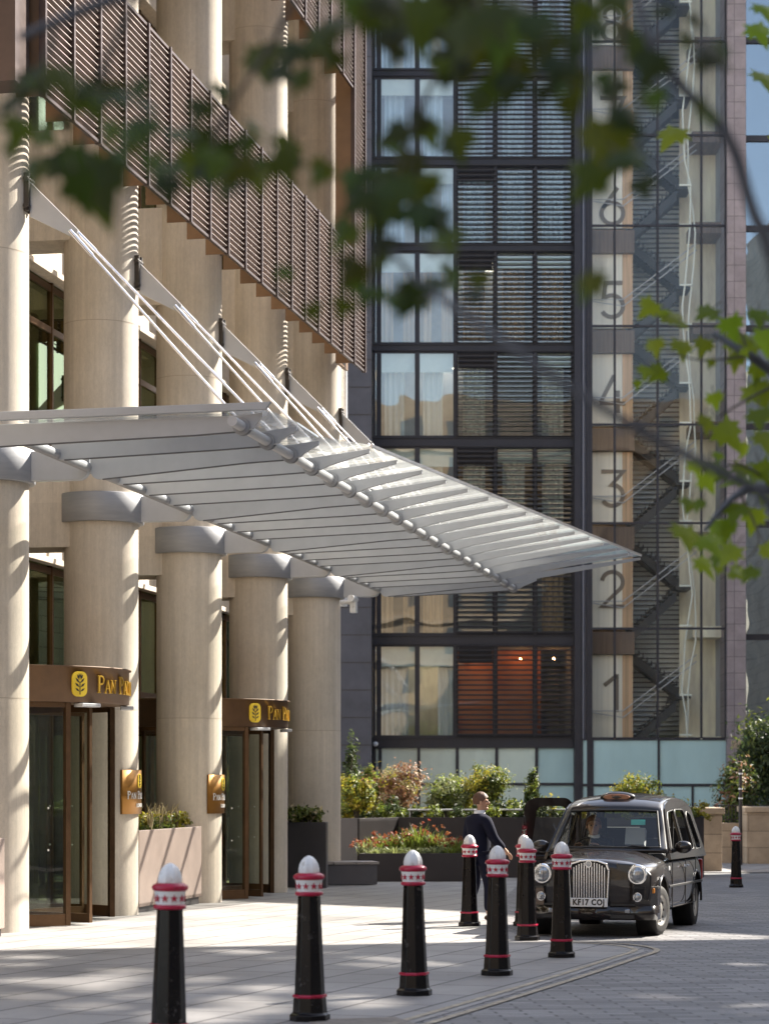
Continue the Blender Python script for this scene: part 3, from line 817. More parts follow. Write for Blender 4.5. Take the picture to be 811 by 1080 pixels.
def revolving_door(q, label):
    c = (-11.1, q); g = gz(q * .98)
    root = thing('revolving_door', label, 'revolving door', W(c[0], c[1], g), -TH, 'revolving doors of the hotel')
    RF, RD = 1.6, 1.53
    zb, zt = g + 2.94, g + 3.42
    b = MB(HM); b.smooth = True
    b.lathe([(RF - .03, zb), (RF, zb + .01), (RF, zt - .02), (RF + .03, zt - .02), (RF + .03, zt), (0.01, zt + .005)], (c[0], c[1], 0), 64, cap=False)
    b.lathe([(RF - .03, zb), (0.01, zb)], (c[0], c[1], 0), 64, cap=False)
    fa = b.build('fascia', M['fascia_bronze'], root)
    emblem(fa, c, RF, R(37), (zb + zt) / 2, .23, .33)
    b = MB(HM); curved_text(b, ['PAN', 'PACIFIC'], c, RF + .006, R(3), (zb + zt) / 2 - .11, .235, d=.02)
    b.build('lettering', M['gold'], fa)
    for ph in (47, -3):       # small spot lamps under the rim
        b = MB(HM); T = curved(c, RF, R(ph - 16), zb - .04); b.box((-.16, -.12, -.02), (.16, .06, .03), T); b.build('spot_lamp', M['canopy_light'], fa, bevel=.01)
    # curved side walls, each a sheet of glass in a bronze frame
    for s, a0, a1 in ((1, 42, 138), (-1, -138, -45)):
        arc = [R(-(a0 + (a1 - a0) * k / 20)) for k in range(21)]
        b = MB(HM)
        pt = lambda r, a: (c[0] + r * math.cos(a), c[1] + r * math.sin(a))
        for zz0, zz1 in ((g + .004, g + .16), (zb - .07, zb - .003)):
            for k in range(20):
                p0, p1, p2, p3 = pt(RD - .03, arc[k]), pt(RD + .03, arc[k]), pt(RD + .03, arc[k+1]), pt(RD - .03, arc[k+1])
                b.prism([p0, p1, p2, p3], zz0, zz1, 2)
        b.smooth = False
        for a in (arc[0], arc[-1], arc[10] if s == 2 else arc[-1]):
            x, y = pt(RD, a)
            b.box((-.04, -.035, g + .004), (.04, .035, zb - .003), Matrix.Translation((x, y, 0)) @ Matrix.Rotation(a, 4, 'Z'))
        sd = b.build('curved_wall', M['bronze'], root)
        b = MB(HM); b.smooth = True
        b.lathe([(RD, g + .16), (RD, zb - .07)], (c[0], c[1], 0), 24, min(arc), max(arc)); b.build('pane', M['glass_clear'], sd)
        b = MB(HM)
        for zz in (g + 1.0, g + 1.55):
            for a in range(int(min(a0, a1)) + 10, int(max(a0, a1)) - 5, 13):
                x, y = pt(RD + .004, R(-a)); b.ball((x, y, zz), .016, 6, 4)
        b.build('safety_dot', M['white_letter'], sd)
    # four leaves on a central post
    b = MB(HM); b.tube([(c[0], c[1], g), (c[0], c[1], zb)], .05, 12); b.build('post', M['bronze'], root)
    for k in range(4):
        a = R(-24 + 90 * k)
        T = Matrix.Translation((c[0], c[1], 0)) @ Matrix.Rotation(a, 4, 'Z')
        b = MB(HM)
        b.box((.06, -.03, g + .02), (RD - .08, .03, g + .14), T); b.box((.06, -.03, zb - .12), (RD - .08, .03, zb - .02), T)
        b.box((.06, -.025, g + .14), (.11, .025, zb - .12), T); b.box((RD - .13, -.025, g + .14), (RD - .08, .025, zb - .12), T)
        lf = b.build('door_leaf', M['bronze'], root)
        b = MB(HM); b.box((.11, -.006, g + .14), (RD - .13, .006, zb - .12), T); b.build('pane', M['glass_clear'], lf)
    return root
revolving_door(30.82, 'bronze framed revolving door nearest the camera, beside the pale granite planter')
revolving_door(40.34, 'bronze framed revolving door farther along the front, beside the shaded bench')

# ================================================================ curved brass plaques on two columns
def plaque(n, label):
    q = qcol(n); g = gz(q)
    c = (COLP, q); r = COLR + .02
    z0, z1 = g + 1.46, g + 2.10
    root = thing('plaque_sign', label, 'plaque', W(COLP + r, q, z0), -TH, 'curved brass plaques on the columns')
    b = MB(HM); b.smooth = True
    b.lathe([(r, z0), (r + .025, z0 + .004), (r + .025, z1 - .004), (r, z1)], (c[0], c[1], 0), 24, R(-41), R(41), cap=False)
    for a in (-41, 41):
        x, y = c[0] + (r + .005) * math.cos(R(a)), c[1] + (r + .005) * math.sin(R(a)); b.box((x - .018, y - .006, z0), (x + .018, y + .006, z1))
    b.build('plate', M['plaque_gold'], root)
    emblem(root, c, r + .024, R(2), z1 - .16, .15, .21, t=.008)
    b = MB(HM); curved_text(b, ['PAN', 'PACIFIC'], c, r + .026, R(2), z0 + .22, .115, d=.006); b.build('lettering', M['white_letter'], root); b = MB(HM); curved_text(b, ['LONDON'], c, r + .027, R(0), z0 + .10, .055, small=1.0, d=.006)
    b.build('lettering', M['white_letter'], root)
plaque(0, 'curved brass hotel plaque on the column left of the granite planter')
plaque(1, 'curved brass hotel plaque on the column right of the granite planter')
# ================================================================ bollards
def make_bollard():
    root = thing('bollard', '', 'bollard', (0, 0, 0), R(22.5 + 12))
    ROOTM[root] = IDM
    b = MB(); b.smooth = False
    b.lathe([(.150, 0), (.150, .045), (.128, .06), (.120, .165)], n=8, smooth=False)
    b.lathe([(.118, .165), (.112, .20), (.083, .915)], n=8, smooth=False)
    b.build('post', M['black_paint'], root, bevel=.006)
    for z0, z1, r in ((.170, .192, .123), (.915, .940, .100)):
        b = MB(); b.lathe([(r - .02, z0 - .004), (r, z0), (r + .004, (z0 + z1) / 2), (r, z1), (r - .02, z1 + .004)], n=8 if z0 < .5 else 32, smooth=z0 > .5)
        b.build('red_ring', M['red_paint'], root)
    b = MB(); b.lathe([(.088, .936), (.090, .95), (.092, .99), (.100, 1.03)], n=32); bd = b.build('white_band', M['white_paint'], root)
    b = MB()
    for k in range(10):
        a = 2 * math.pi * k / 10; r = .0945
        T = Matrix(((-math.sin(a), math.cos(a), 0, math.cos(a) * r), (math.cos(a), math.sin(a), 0, math.sin(a) * r), (0, 0, 1, .983), (0, 0, 0, 1)))
        st = []
        for j in range(10):
            rr = .026 if j % 2 == 0 else .0105
            st.append((rr * math.sin(j * math.pi / 5), rr * math.cos(j * math.pi / 5)))
        b.prism(st, -.004, .0035, 1, T)
    b.build('star', M['red_paint'], bd)
    b = MB(); b.lathe([(.085, 1.020), (.110, 1.034), (.116, 1.048), (.110, 1.064), (.085, 1.078)], n=32); b.build('red_ring', M['red_paint'], root)
    b = MB(); prof = [(.078, 1.072), (.082, 1.09), (.080, 1.115), (.071, 1.145), (.055, 1.172), (.034, 1.192), (.012, 1.203), (.0, 1.205)]
    n = 32; vs = []; fs = []
    for r, z in prof:
        for k in range(n):
            a = 2*math.pi*k/n; rr = r * (1 - .15 * abs(math.cos(a * 4)) ** 2.2)
            vs.append((rr*math.cos(a), rr*math.sin(a), z))
    for i in range(len(prof)-1):
        for k in range(n): fs.append((i*n+k, i*n+(k+1) % n, (i+1)*n+(k+1) % n, (i+1)*n+k))
    b.smooth = True; b.add(vs, fs); b.build('finial', M['white_paint'], root)
    return root
def copy_tree(o, parent=None):
    c = o.copy(); COL.objects.link(c)
    if parent is not None: c.parent = parent
    for ch in list(o.children): copy_tree(ch, c)
    return c
BOL = [
 (178, 1112, 'black bollard nearest the camera, its foot cut off by the bottom edge'),
 (327, 1077, 'second bollard from the camera, its foot just touching the bottom edge of the photo'),
 (437, 1050, 'third bollard along the double line, before the orange flower bed'),
 (524, 1029, 'fourth bollard along the double line, standing between the man and the cab bonnet'),
 (592, 1010, 'fifth bollard, standing in front of the cab grille and hiding part of its number plate'),
 (556, 992, 'bollard at the corner before the open cab door, next to the cab headlight'),
 (495, 977, 'bollard right in front of the man in the navy suit'),
 (552.5, 976.5, 'bollard whose white cap just shows behind another bollard at the open cab door'),
 (776, 936, 'lone distant bollard right of the cab, before the sandstone walls'),
]
bol0 = make_bollard()
for i, (u, v, lab) in enumerate(BOL):
    o = bol0 if i == 0 else copy_tree(bol0)
    p = onground(u, v)
    o.location = p + Vector((0, 0, .004)); lean = random.Random(40 + i); o.rotation_euler = (R(lean.uniform(-.7, .7)), R(lean.uniform(-.7, .7)), R(10 + lean.uniform(-7, 7)))
    o['label'] = lab; o['category'] = 'bollard'; o['group'] = 'black bollards with white caps along the forecourt'
    ROOTM[o] = Matrix.Translation(p)

# ================================================================ plants
def leaf_cards(b, rnd, c, rad, n, size, shape='ellipsoid', clumps=14, up=0.2, flat=0.0):
    """leaves scattered in uneven clumps through a crown volume"""
    cl = []
    for _ in range(clumps):
        while True:
            d = Vector((rnd.uniform(-1, 1), rnd.uniform(-1, 1), rnd.uniform(-1, 1)))
            if .25 < d.length < 1: break
        k = rnd.uniform(.55, .98)
        if shape == 'cone':
            z = rnd.uniform(-1, .95); w = (1 - z) / 2; a = rnd.uniform(0, 6.28)
            d = Vector((math.cos(a) * w * rnd.uniform(.3, .9), math.sin(a) * w * rnd.uniform(.3, .9), z)); k = 1
        cl.append((Vector((d.x * k, d.y * k, d.z * k)), rnd.uniform(.22, .42) * (0.8 if shape == 'cone' else 1)))
    for _ in range(n):
        cc, cr = rnd.choice(cl)
        g = Vector((rnd.gauss(0, .5), rnd.gauss(0, .5), rnd.gauss(0, .5))) * cr
        d = cc + g
        p = Vector((c[0] + d.x * rad[0], c[1] + d.y * rad[1], c[2] + d.z * rad[2]))
        s = size * rnd.uniform(.6, 1.35)
        nrm = Vector((d.x + rnd.gauss(0, .6), d.y + rnd.gauss(0, .6), d.z + up + rnd.gauss(0, .6))).normalized()
        t = nrm.orthogonal().normalized()
        t = (Matrix.Rotation(rnd.uniform(0, 6.28), 3, nrm) @ t); w = nrm.cross(t)
        b.add([p - t * s, p + w * s * .42 + nrm * s * .12, p + t * s, p - w * s * .42 + nrm * s * .12], [(0, 1, 2), (0, 2, 3)])

def bush(name, label, cat, base, w, h, n, size, mats, seed, shape='ellipsoid', clumps=16, group=None, stem_h=0.3, depth=None, weights=None):
    rnd = random.Random(seed)
    root = thing(name, label, cat, base, 0, group)
    z0 = stem_h * h
    b = MB()
    for k in range(5):
        a = rnd.uniform(0, 6.28); e = Vector((math.cos(a) * w * .25, math.sin(a) * w * .22, h * rnd.uniform(.55, .85)))
        b.tube([Vector(base), Vector(base) + e * .5 + Vector((rnd.uniform(-.05, .05), 0, 0)), Vector(base) + e], [.03 * h + .008, .018 * h + .005, .006], 6)
    b.build('stem', M['twig'], root)
    b = MB()
    d = depth or w
    per = weights or [1] * len(mats)
    for i, m in enumerate(mats):
        b.m = i
        leaf_cards(b, rnd, (base[0], base[1], base[2] + z0 + (h - z0) / 2), (w / 2, d / 2, (h - z0) / 2 * 1.0), int(n * per[i] / sum(per)), size, shape, clumps)
    b.build('foliage', [M[k] for k in mats], root)
    return root
def top_at(v, Y): return CAMZ + (HV - v) / FPX * Y
def xat(u, Y): return (u - CU) / FPX * Y

# long dark planter under the office building, low bed in front of it
def planter(name, label, cat, poly, z0, z1, m, rim=.05, group=None, soil=True):
    b = MB()
    n = len(poly); P = [Vector(p) for p in poly]; cen = sum(P, Vector((0, 0))) / n
    root = thing(name, label, cat, (cen.x, cen.y, z0), 0, group)
    inner = [p + (cen - p).normalized() * rim * 1.3 for p in P]
    for i in range(n):
        j = (i + 1) % n
        b.prism([P[i], P[j], inner[j], inner[i]], z0, z1, 2)
    b.build('trough', m, root, bevel=.008)
    b = MB(); b.prism(inner, z0 + .01, z1 - .06, 2); b.build('soil', M['soil'], root)
    return root
YB = 53.0
gB = gz(YB)
zt_long = top_at(862, YB)
planter('planter', 'long dark metal planter of shrubs in front of the office building', 'planter',
        [(xat(352, 52), 52.0), (xat(377, 51.4), 51.4), (xat(418, 53.0), 53.0), (xat(742, 53.6), 53.6), (xat(742, 56.4), 56.4), (xat(346, 56.0), 56.0)], gB, zt_long, M['planter_dark'])
YL = 51.0
zt_low = top_at(900, YL - .7)
planter('planter', 'low dark metal bed of orange flowers and grasses before the long shrub planter', 'planter',
        [(xat(379, 50.2), 50.2), (xat(492, 50.4), 50.4), (xat(500, 52.75), 52.75), (xat(420, 52.75), 52.75)], gz(51), zt_low, M['planter_dark'])
planter('planter', 'grey metal planter standing against the fifth column behind the bench', 'planter',
        [(xat(301, 46.6), 46.6), (xat(344, 46.1), 46.1), (xat(346, 46.75), 46.75), (xat(303, 47.2), 47.2)], gz(46.8), top_at(867, 46.6), M['planter_grey'])
# granite planter between the entrances
gq = gz(36.5)
pl = thing('planter', 'pale pink granite planter with flowering plants between two sunlit columns', 'planter', W(-10.5, 35.7, gq), -TH)
b = MB(HM)
b.box((-10.95, 33.86, gq + .1), (-10.2, 37.35, gq + .16))
b.box((-10.28, 33.86, gq + .1), (-10.2, 37.35, gq + 1.24)); b.box((-10.95, 33.86, gq + .1), (-10.87, 37.35, gq + 1.24))
b.box((-10.87, 33.86, gq + .1), (-10.28, 33.94, gq + 1.24)); b.box((-10.87, 37.27, gq + .1), (-10.28, 37.35, gq + 1.24))
b.build('trough', M['pink_granite'], pl, bevel=.008)
b = MB(HM); b.box((-10.90, 33.9, gq - .02), (-10.235, 37.31, gq + .1)); b.build('plinth', M['planter_dark'], pl)
b = MB(HM); b.box((-10.86, 33.95, gq + .7), (-10.29, 37.26, gq + 1.16)); b.build('soil', M['soil'], pl)
# a second granite planter at the very edge of the picture
gq2 = gz(29)
pl = thing('planter', 'pale granite planter edge cut off by the left border, beside the nearest column', 'planter', W(-9.55, 27.6, gq2), -TH)
b = MB(HM); b.box((-10.5, 25.2, gq2 + .1), (-9.95, 27.4, gq2 + 1.2)); b.build('trough', M['pink_granite'], pl, bevel=.01)
b = MB(HM); b.box((-10.46, 25.25, gq2 - .02), (-9.98, 27.35, gq2 + .1)); b.build('plinth', M['planter_dark'], pl)

GH = 'shrubs in the long planter'
def shrub(u, vt, wpx, Y, label, mats, seed, n=3200, size=.046, shape='ellipsoid', name='shrub', clumps=16, weights=None, zb=None, cat='shrub'):
    z0 = zt_long - .07 if zb is None else zb
    h = (top_at(vt, Y) - z0) * 1.10; wpx *= 1.30
    return bush(name, label, cat, (xat(u, Y), Y, z0), wpx / FPX * Y, h, n, size, mats, seed, shape, clumps, GH, .12, weights=weights)
shrub(376, 822, 32, 53.2, 'yellow-green shrub at the left end of the long planter', ['lf_yellow', 'lf_green'], 1, weights=[2, 1])
shrub(391, 815, 26, 55.0, 'small russet and green shrub between the yellow-green shrub and the pinkish dome', ['lf_brown', 'lf_green'], 2)
shrub(419, 809, 48, 54.8, 'rounded pinkish brown shrub with a green tip in the long planter', ['lf_brown', 'lf_straw', 'lf_yellow'], 3, n=3400, size=.045, weights=[5, 2, .6])
shrub(470, 822, 40, 54.4, 'grey-green loose shrub left of the man in the suit', ['lf_grey', 'lf_green'], 4, n=3000)
shrub(487, 819, 30, 55.2, 'grey-green feathery shrub between the loose grey-green one and the tall rounded one', ['lf_grey', 'lf_yellow'], 5, weights=[3, 1])
shrub(514, 808, 38, 54.6, 'tall rounded green shrub above the head of the man in the suit', ['lf_green', 'lf_yellow', 'lf_dark'], 6, n=3600, weights=[3, 1.4, 1])
shrub(561, 818, 28, 55.0, 'small dark cone-shaped shrub above the open cab door', ['lf_dark', 'lf_green'], 7, shape='cone', name='conical_shrub', n=2600, weights=[2, 1])
shrub(671, 815, 44, 55.2, 'bright yellow-green dome shrub above the cab roof sign', ['lf_yellow', 'lf_green'], 8, n=3000, weights=[3, 1])
shrub(752, 834, 30, 55.2, 'low dark green shrub right of the cab roof', ['lf_green', 'lf_dark'], 9) if False else None
# clipped hedge and ground cover running along the planter
rnd = random.Random(50)
hd = thing('hedge', 'low uneven green hedge running the length of the long planter', 'hedge', (xat(540, 54), 54.0, zt_long - .06))
b = MB()
for k in range(15): x = xat(352 + k * 27, 54); b.tube([(x, 54, zt_long - .06), (x + .06, 54, zt_long + .3)], [.02, .008], 6)
b.build('stem', M['twig'], hd)
b = MB()
for k in range(58):
    u = 352 + k * 6.8
    Y = rnd.uniform(53.3, 55.4); hh = rnd.uniform(.22, .52)
    b.m = rnd.choice([0, 0, 0, 1, 2])
    leaf_cards(b, rnd, (xat(u, Y), Y, zt_long - .05 + hh / 2), (.30, .38, hh / 2 + .06), 230, .05, clumps=7)
b.build('foliage', [M['lf_green'], M['lf_yellow'], M['lf_dark']], hd)
# metal rail in front of the hedge
rl = thing('planter_rail', 'thin pale metal rail along the rim of the long planter', 'rail', (xat(450, 53.4), 53.4, zt_long - .06))
b = MB(); b.tube([(xat(430, 53.4), 53.4, zt_long + .16), (xat(600, 53.9), 53.9, zt_long + .16)], .022, 8); b.build('rail', M['canopy_light'], rl)
b = MB()
for k in range(7): x = xat(432 + k * 27, 53.4 + .08 * k); b.tube([(x, 53.4 + .083 * k, zt_long - .06), (x, 53.4 + .083 * k, zt_long + .16)], .014, 6)
b.build('rail_post', M['canopy_light'], rl)

# flowers of the low bed
GF = 'flower clumps in the low bed'
def flower_clump(c, w, h, seed, label, petal, leafm, nblade=90, nflow=30):
    rnd = random.Random(seed)
    root = thing('flowering_plant', label, 'flower', c, 0, GF)
    b = MB(); heads = []
    for k in range(nblade):
        a = rnd.uniform(0, 6.28); r0 = rnd.uniform(0, w * .3); ln = h * rnd.uniform(.5, 1.0); lean = rnd.uniform(.1, .6) * w
        p0 = Vector(c) + Vector((math.cos(a) * r0, math.sin(a) * r0, 0)); p1 = p0 + Vector((math.cos(a) * lean * .4, math.sin(a) * lean * .4, ln * .65)); p2 = p0 + Vector((math.cos(a) * lean, math.sin(a) * lean, ln * (.8 + .2 * rnd.random())))
        s = Vector((-math.sin(a), math.cos(a), 0)) * .014
        b.add([p0 - s, p0 + s, p1 + s * .8, p2, p1 - s * .8], [(0, 1, 2, 4), (4, 2, 3)])
        heads.append(p2)
    leaf_cards(b, rnd, (c[0], c[1], c[2] + h * .25), (w * .5, w * .5, h * .28), 160, .035, clumps=8)
    b.build('foliage', M[leafm], root)
    if nflow:
        b = MB()
        for p in rnd.sample(heads, min(nflow, len(heads))):
            leaf_cards(b, rnd, p, (.055, .055, .05), 9, .034, clumps=4)
        b.build('blossom', M[petal], root)
for k, (u, Y, w, h, pt, lm) in enumerate([
    (386, 50.9, .5, .38, 'lf_orange', 'lf_grey'), (398, 51.3, .6, .50, 'lf_orange', 'lf_green'), (413, 51.6, .6, .55, 'lf_orange', 'lf_green'),
    (430, 51.7, .7, .62, 'lf_orange', 'lf_green'), (444, 51.4, .7, .78, 'lf_orange', 'lf_green'), (458, 51.5, .6, .62, 'lf_orange', 'lf_green'),
    (471, 51.3, .6, .50, 'lf_orange', 'lf_grey'), (481, 51.0, .5, .42, 'lf_orange', 'lf_green'), (397, 50.55, .6, .22, '', 'lf_grey'), (416, 50.6, .6, .24, '', 'lf_grey'), (436, 50.6, .6, .22, '', 'lf_grey'), (456, 50.6, .6, .26, '', 'lf_grey'), (475, 50.6, .5, .24, '', 'lf_green')]):
    if pt: lab = 'grassy clump of orange flowers in the low dark bed'
    else: lab = 'low clump of foliage without flowers at the front of the low dark bed'
    flower_clump((xat(u, Y), Y, zt_low - .07), w, h, 100 + k, lab, pt or 'lf_orange', lm, nflow=18 if pt else 0)
# plants of the granite planter
zg = gq + 1.15
for k in range(9):
    q = 34.1 + k * .37; rnd = random.Random(200 + k)
    c = W(-10.52 + rnd.uniform(-.1, .1), q, zg)
    root = thing('flowering_plant', 'bushy leafy plant with pale flower spikes in the pink granite planter', 'flower', c, 0, 'plants in the granite planter')
    b = MB(); leaf_cards(b, rnd, (c.x, c.y, c.z + .14), (.27, .27, .17), 240, .045, clumps=9)
    b.m = 1; leaf_cards(b, rnd, (c.x, c.y, c.z + .18), (.28, .28, .17), 200, .04, clumps=7)
    b.build('foliage', [M['lf_green'], M['lf_yellow']], root)
    b = MB()
    for j in range(11):
        x, y = c.x + rnd.uniform(-.2, .2), c.y + rnd.uniform(-.2, .2); hh = rnd.uniform(.25, .50)
        b.tube([(x, y, c.z), (x + rnd.uniform(-.05, .05), y, c.z + hh * .7), (x + rnd.uniform(-.07, .07), y, c.z + hh)], [.006, .012, .004], 5)
    b.build('flower_spike', M['lf_straw'], root)
c = W(-10.55, 33.95, zg)
bush('shrub', 'dark wispy shrub with yellow blooms at the left end of the granite planter', 'shrub', c, .5, .85, 350, .05, ['lf_dark', 'lf_gold'], 31, weights=[5, 1])
for k in range(3):
    u = 307 + k * 11; Y = 46.6
    bush('planted_grass', 'tuft of green planting in the grey planter behind the bench', 'plant', (xat(u, Y), Y, top_at(867, 46.6) - .06), .55, .42, 500, .05, ['lf_green', 'lf_dark', 'lf_straw'], 60 + k, group='tufts in the grey planter', stem_h=.05, weights=[3, 1, .5])
# slender dark tree against the slate wall, dark tree and shrubs on the right
def small_tree(name, label, base, trunk_h, h, w, n, size, mats, seed, weights=None, clumps=22, d=None):
    rnd = random.Random(seed)
    root = thing(name, label, 'tree', base)
    b = MB(); B = Vector(base)
    top = B + Vector((rnd.uniform(-.1, .1) * w, 0, h * .85))
    b.tube([B, B + Vector((.04 * w, 0, h * .3)), B + Vector((-.03 * w, .02, h * .6)), top], [.035 * h * .5 + .02, .025 * h * .5, .015 * h * .5, .008], 8)
    for k in range(9):
        a = rnd.uniform(0, 6.28); z = h * rnd.uniform(.3, .75)
        s = B + Vector((0, 0, z)); b.tube([s, s + Vector((math.cos(a) * w * .2, math.sin(a) * w * .2, h * .08)), s + Vector((math.cos(a) * w * .42, math.sin(a) * w * .42, h * .2))], [.014 * h * .4 + .006, .01, .004], 6)
    b.build('trunk', M['twig'], root)
    b = MB(); wts = weights or [1] * len(mats)
    for i, m in enumerate(mats):
        b.m = i
        leaf_cards(b, rnd, (B.x, B.y, B.z + trunk_h + (h - trunk_h) / 2), (w / 2, (d or w) / 2, (h - trunk_h) / 2), int(n * wts[i] / sum(wts)), size, clumps=clumps)
    b.build('crown', [M[k] for k in mats], root)
    return root
small_tree('small_tree', 'slender dark tree in shade against the slate wall beside the last column', (xat(368, 56.5), 56.5, gz(56)), 1.0, top_at(768, 56.5) - gz(56), .75, 1500, .06, ['lf_dark'], 71)
small_tree('small_tree', 'dense dark evergreen tree at the right border in front of the blue glass', (xat(806, 74), 74, gz(74)), 1.2, top_at(738, 74) - gz(74), 2.3, 4200, .10, ['lf_dark', 'lf_green'], 72, weights=[4, 1])
small_tree('small_tree', 'low spreading dark green and russet tree behind the railing', (xat(778, 70), 70, gz(70)), .7, top_at(796, 70) - gz(70), 1.55, 2600, .08, ['lf_dark', 'lf_green', 'lf_brown'], 73, weights=[3, 1.5, 1])
# ground cover behind the stone walls
b = MB(); rnd = random.Random(77)
for k in range(26):
    leaf_cards(b, rnd, (xat(738 + k * 4.2, 70 + rnd.uniform(-1, 1)), 70 + rnd.uniform(-1.2, 1.2), gz(70) + .95), (.5, .5, .62), 190, .08, clumps=6)
for i in range(len(b.f)): b.mi[i] = 0 if (i // 2) % 4 else 1
props(b.build('shrubbery', [M['lf_green'], M['lf_dark']]), 'tangled green ground cover behind the iron railing', 'shrubbery', kind='stuff')

# ================================================================ bench
gb = gz(48)
bn = thing('bench', 'long low dark bench with stone slab top and red wood end, before the last column', 'bench', (xat(350, 48), 48.0, gb))
Tb = Matrix.Translation((xat(303, 47.6), 47.6, gb)) @ Matrix.Rotation(R(13), 4, 'Z')
b = MB(); b.box((.06, 0, .02), (1.85, .62, .42), Tb); b.build('base', M['planter_grey'], bn)
b = MB()
for k in range(4): b.box((.0 + .475 * k, -.03, .425), (.463 + .475 * k, .65, .48), Tb)
b.build('seat', M['bench_top'], bn, bevel=.006)
b = MB()
for k in range(5): b.box((-.0, .01 + k * .125, .02), (.056, .12 + k * .125, .42), Tb)
b.build('end_panel', M['red_wood'], bn, bevel=.004)
# ================================================================ stone walls, railing, pole on the right
def stone_pier(name, label, u0, u1, Y, vt, depth, cap=True, rot=0.0):
    x0, x1 = xat(u0, Y), xat(u1, Y); g = gz(Y); zt = top_at(vt, Y)
    root = thing(name, label, 'wall', ((x0 + x1) / 2, Y, g))
    T = Matrix.Translation((x0, Y, 0)) @ Matrix.Rotation(rot, 4, 'Z')
    w = x1 - x0
    b = MB(); b.box((0, 0, g), (w, depth, zt - .16), T); b.build('masonry', M['sandstone'], root, bevel=.01)
    b = MB(); b.box((-.06, -.06, zt - .157), (w + .06, depth + .06, zt), T); b.build('coping', M['sandstone'], root, bevel=.02)
    return root
stone_pier('stone_wall', 'tan sandstone wall pier with coping just behind the cab', 716, 761, 58.5, 852, 1.6)
stone_pier('stone_wall', 'sandstone wall cut off by the right border of the photo', 787, 840, 66.5, 851, 1.4)
root = thing('stone_wall', 'low recessed sandstone wall under the iron railing', 'wall', (xat(770, 67.5), 67.5, gz(67.5)))
b = MB(); b.box((xat(752, 67.5), 67.4, gz(67.5)), (xat(795, 67.5), 67.9, top_at(868, 67.5))); b.build('masonry', M['sandstone'], root, bevel=.01)
root = thing('railing', 'dark iron railing on the recessed stone wall', 'railing', (xat(770, 67.65), 67.65, top_at(868, 67.5)))
b = MB()
zl, zh = top_at(868, 67.5), top_at(849, 67.5)
for z in (zl + .08, zh - .03): b.box((xat(752, 67.6), 67.63, z), (xat(795, 67.6), 67.67, z + .03))
b.build('rail', M['ink'], root)
b = MB()
for k in range(12): x = xat(754 + k * 3.5, 67.65); b.tube([(x, 67.65, zl), (x, 67.65, zh)], .012, 6)
b.build('baluster', M['ink'], root)
Yp = 65.0
root = thing('street_pole', 'thin black street pole with two white bands before the railing', 'pole', (xat(780.5, Yp), Yp, gz(Yp)))
b = MB(); b.tube([(xat(780.5, Yp), Yp, gz(Yp)), (xat(780.5, Yp), Yp, top_at(811, Yp))], [.055, .045], 12); b.build('shaft', M['ink'], root)
for v in (816, 832, 842):
    b = MB(); z = top_at(v, Yp); b.tube([(xat(780.5, Yp), Yp, z - .02), (xat(780.5, Yp), Yp, z + .02)], .058, 12); b.build('band', M['white_paint'], root)
# ================================================================ office building across the end of the street
YO = 88.0
def xo(u, Y=YO): return (u - CU) / FPX * Y
def zo(v, Y=YO): return CAMZ + (HV - v) / FPX * Y
GO = gz(YO) - .05
office = thing('office_building', 'dark framed glass office building with louvred windows and a numbered glass stair tower', 'building', (xo(600), YO, GO))
BANDS = [(777.5, 789), (669.5, 680), (566, 576), (461.4, 471), (363, 370.5), (258, 265), (167, 175), (74, 81), (-24, -17), (-122, -115)]
UL, UR = 393, 605
rndo = random.Random(5)
# structural frame
for v0, v1 in BANDS:
    b = MB(); b.box((xo(UL), YO - .12, zo(v1)), (xo(UR), YO + .5, zo(v0))); b.box((xo(UL), YO - .17, zo(v0) - .05), (xo(UR), YO - .12, zo(v0)))
    b.box((xo(UL), YO + .5, zo(v0) - .22), (xo(UR), YO + 7, zo(v0) - .04))
    b.build('floor_edge', M['office_frame'], office)
    b = MB(); b.box((xo(UL), YO + .3, zo(v1) - .06), (xo(UR), YO + 7, zo(v1) - .01)); b.build('ceiling', M['ceiling'], office)
ZT = zo(-130)
b = MB(); b.box((xo(UL), YO + 7, GO), (xo(1050), YO + 7.2, ZT)); b.box((xo(603.5), YO + .6, GO), (xo(606), YO + 7, ZT)); b.box((xo(764), YO + 1.0, GO), (xo(770), YO + 7, ZT)); b.box((xo(1050) - .2, YO + .2, GO), (xo(1050), YO + 7, ZT)); b.box((xo(UL) - .2, YO + .2, GO), (xo(UL), YO + 7, ZT)); b.build('core_wall', M['room_grey'], office)
EDGES = [393.5, 399.5, 440, 480.5, 522, 564, 604.5]
wallmats = ['terracotta', 'room_grey', 'room_warm', 'room_grey', 'room_grey', 'room_beige', 'room_grey', 'room_beige', 'room_grey']
def wavy(b, x0, x1, y, z0, z1, amp, per):
    k = max(4, int((x1 - x0) / per * 6)); vs = []
    for i in range(k + 1):
        x = x0 + (x1 - x0) * i / k; yy = y + amp * math.sin(2 * math.pi * (x - x0) / per)
        vs += [(x, yy, z0), (x, yy, z1)]
    b.smooth = True; b.add(vs, [(2*i, 2*i+2, 2*i+3, 2*i+1) for i in range(k)]); b.smooth = False
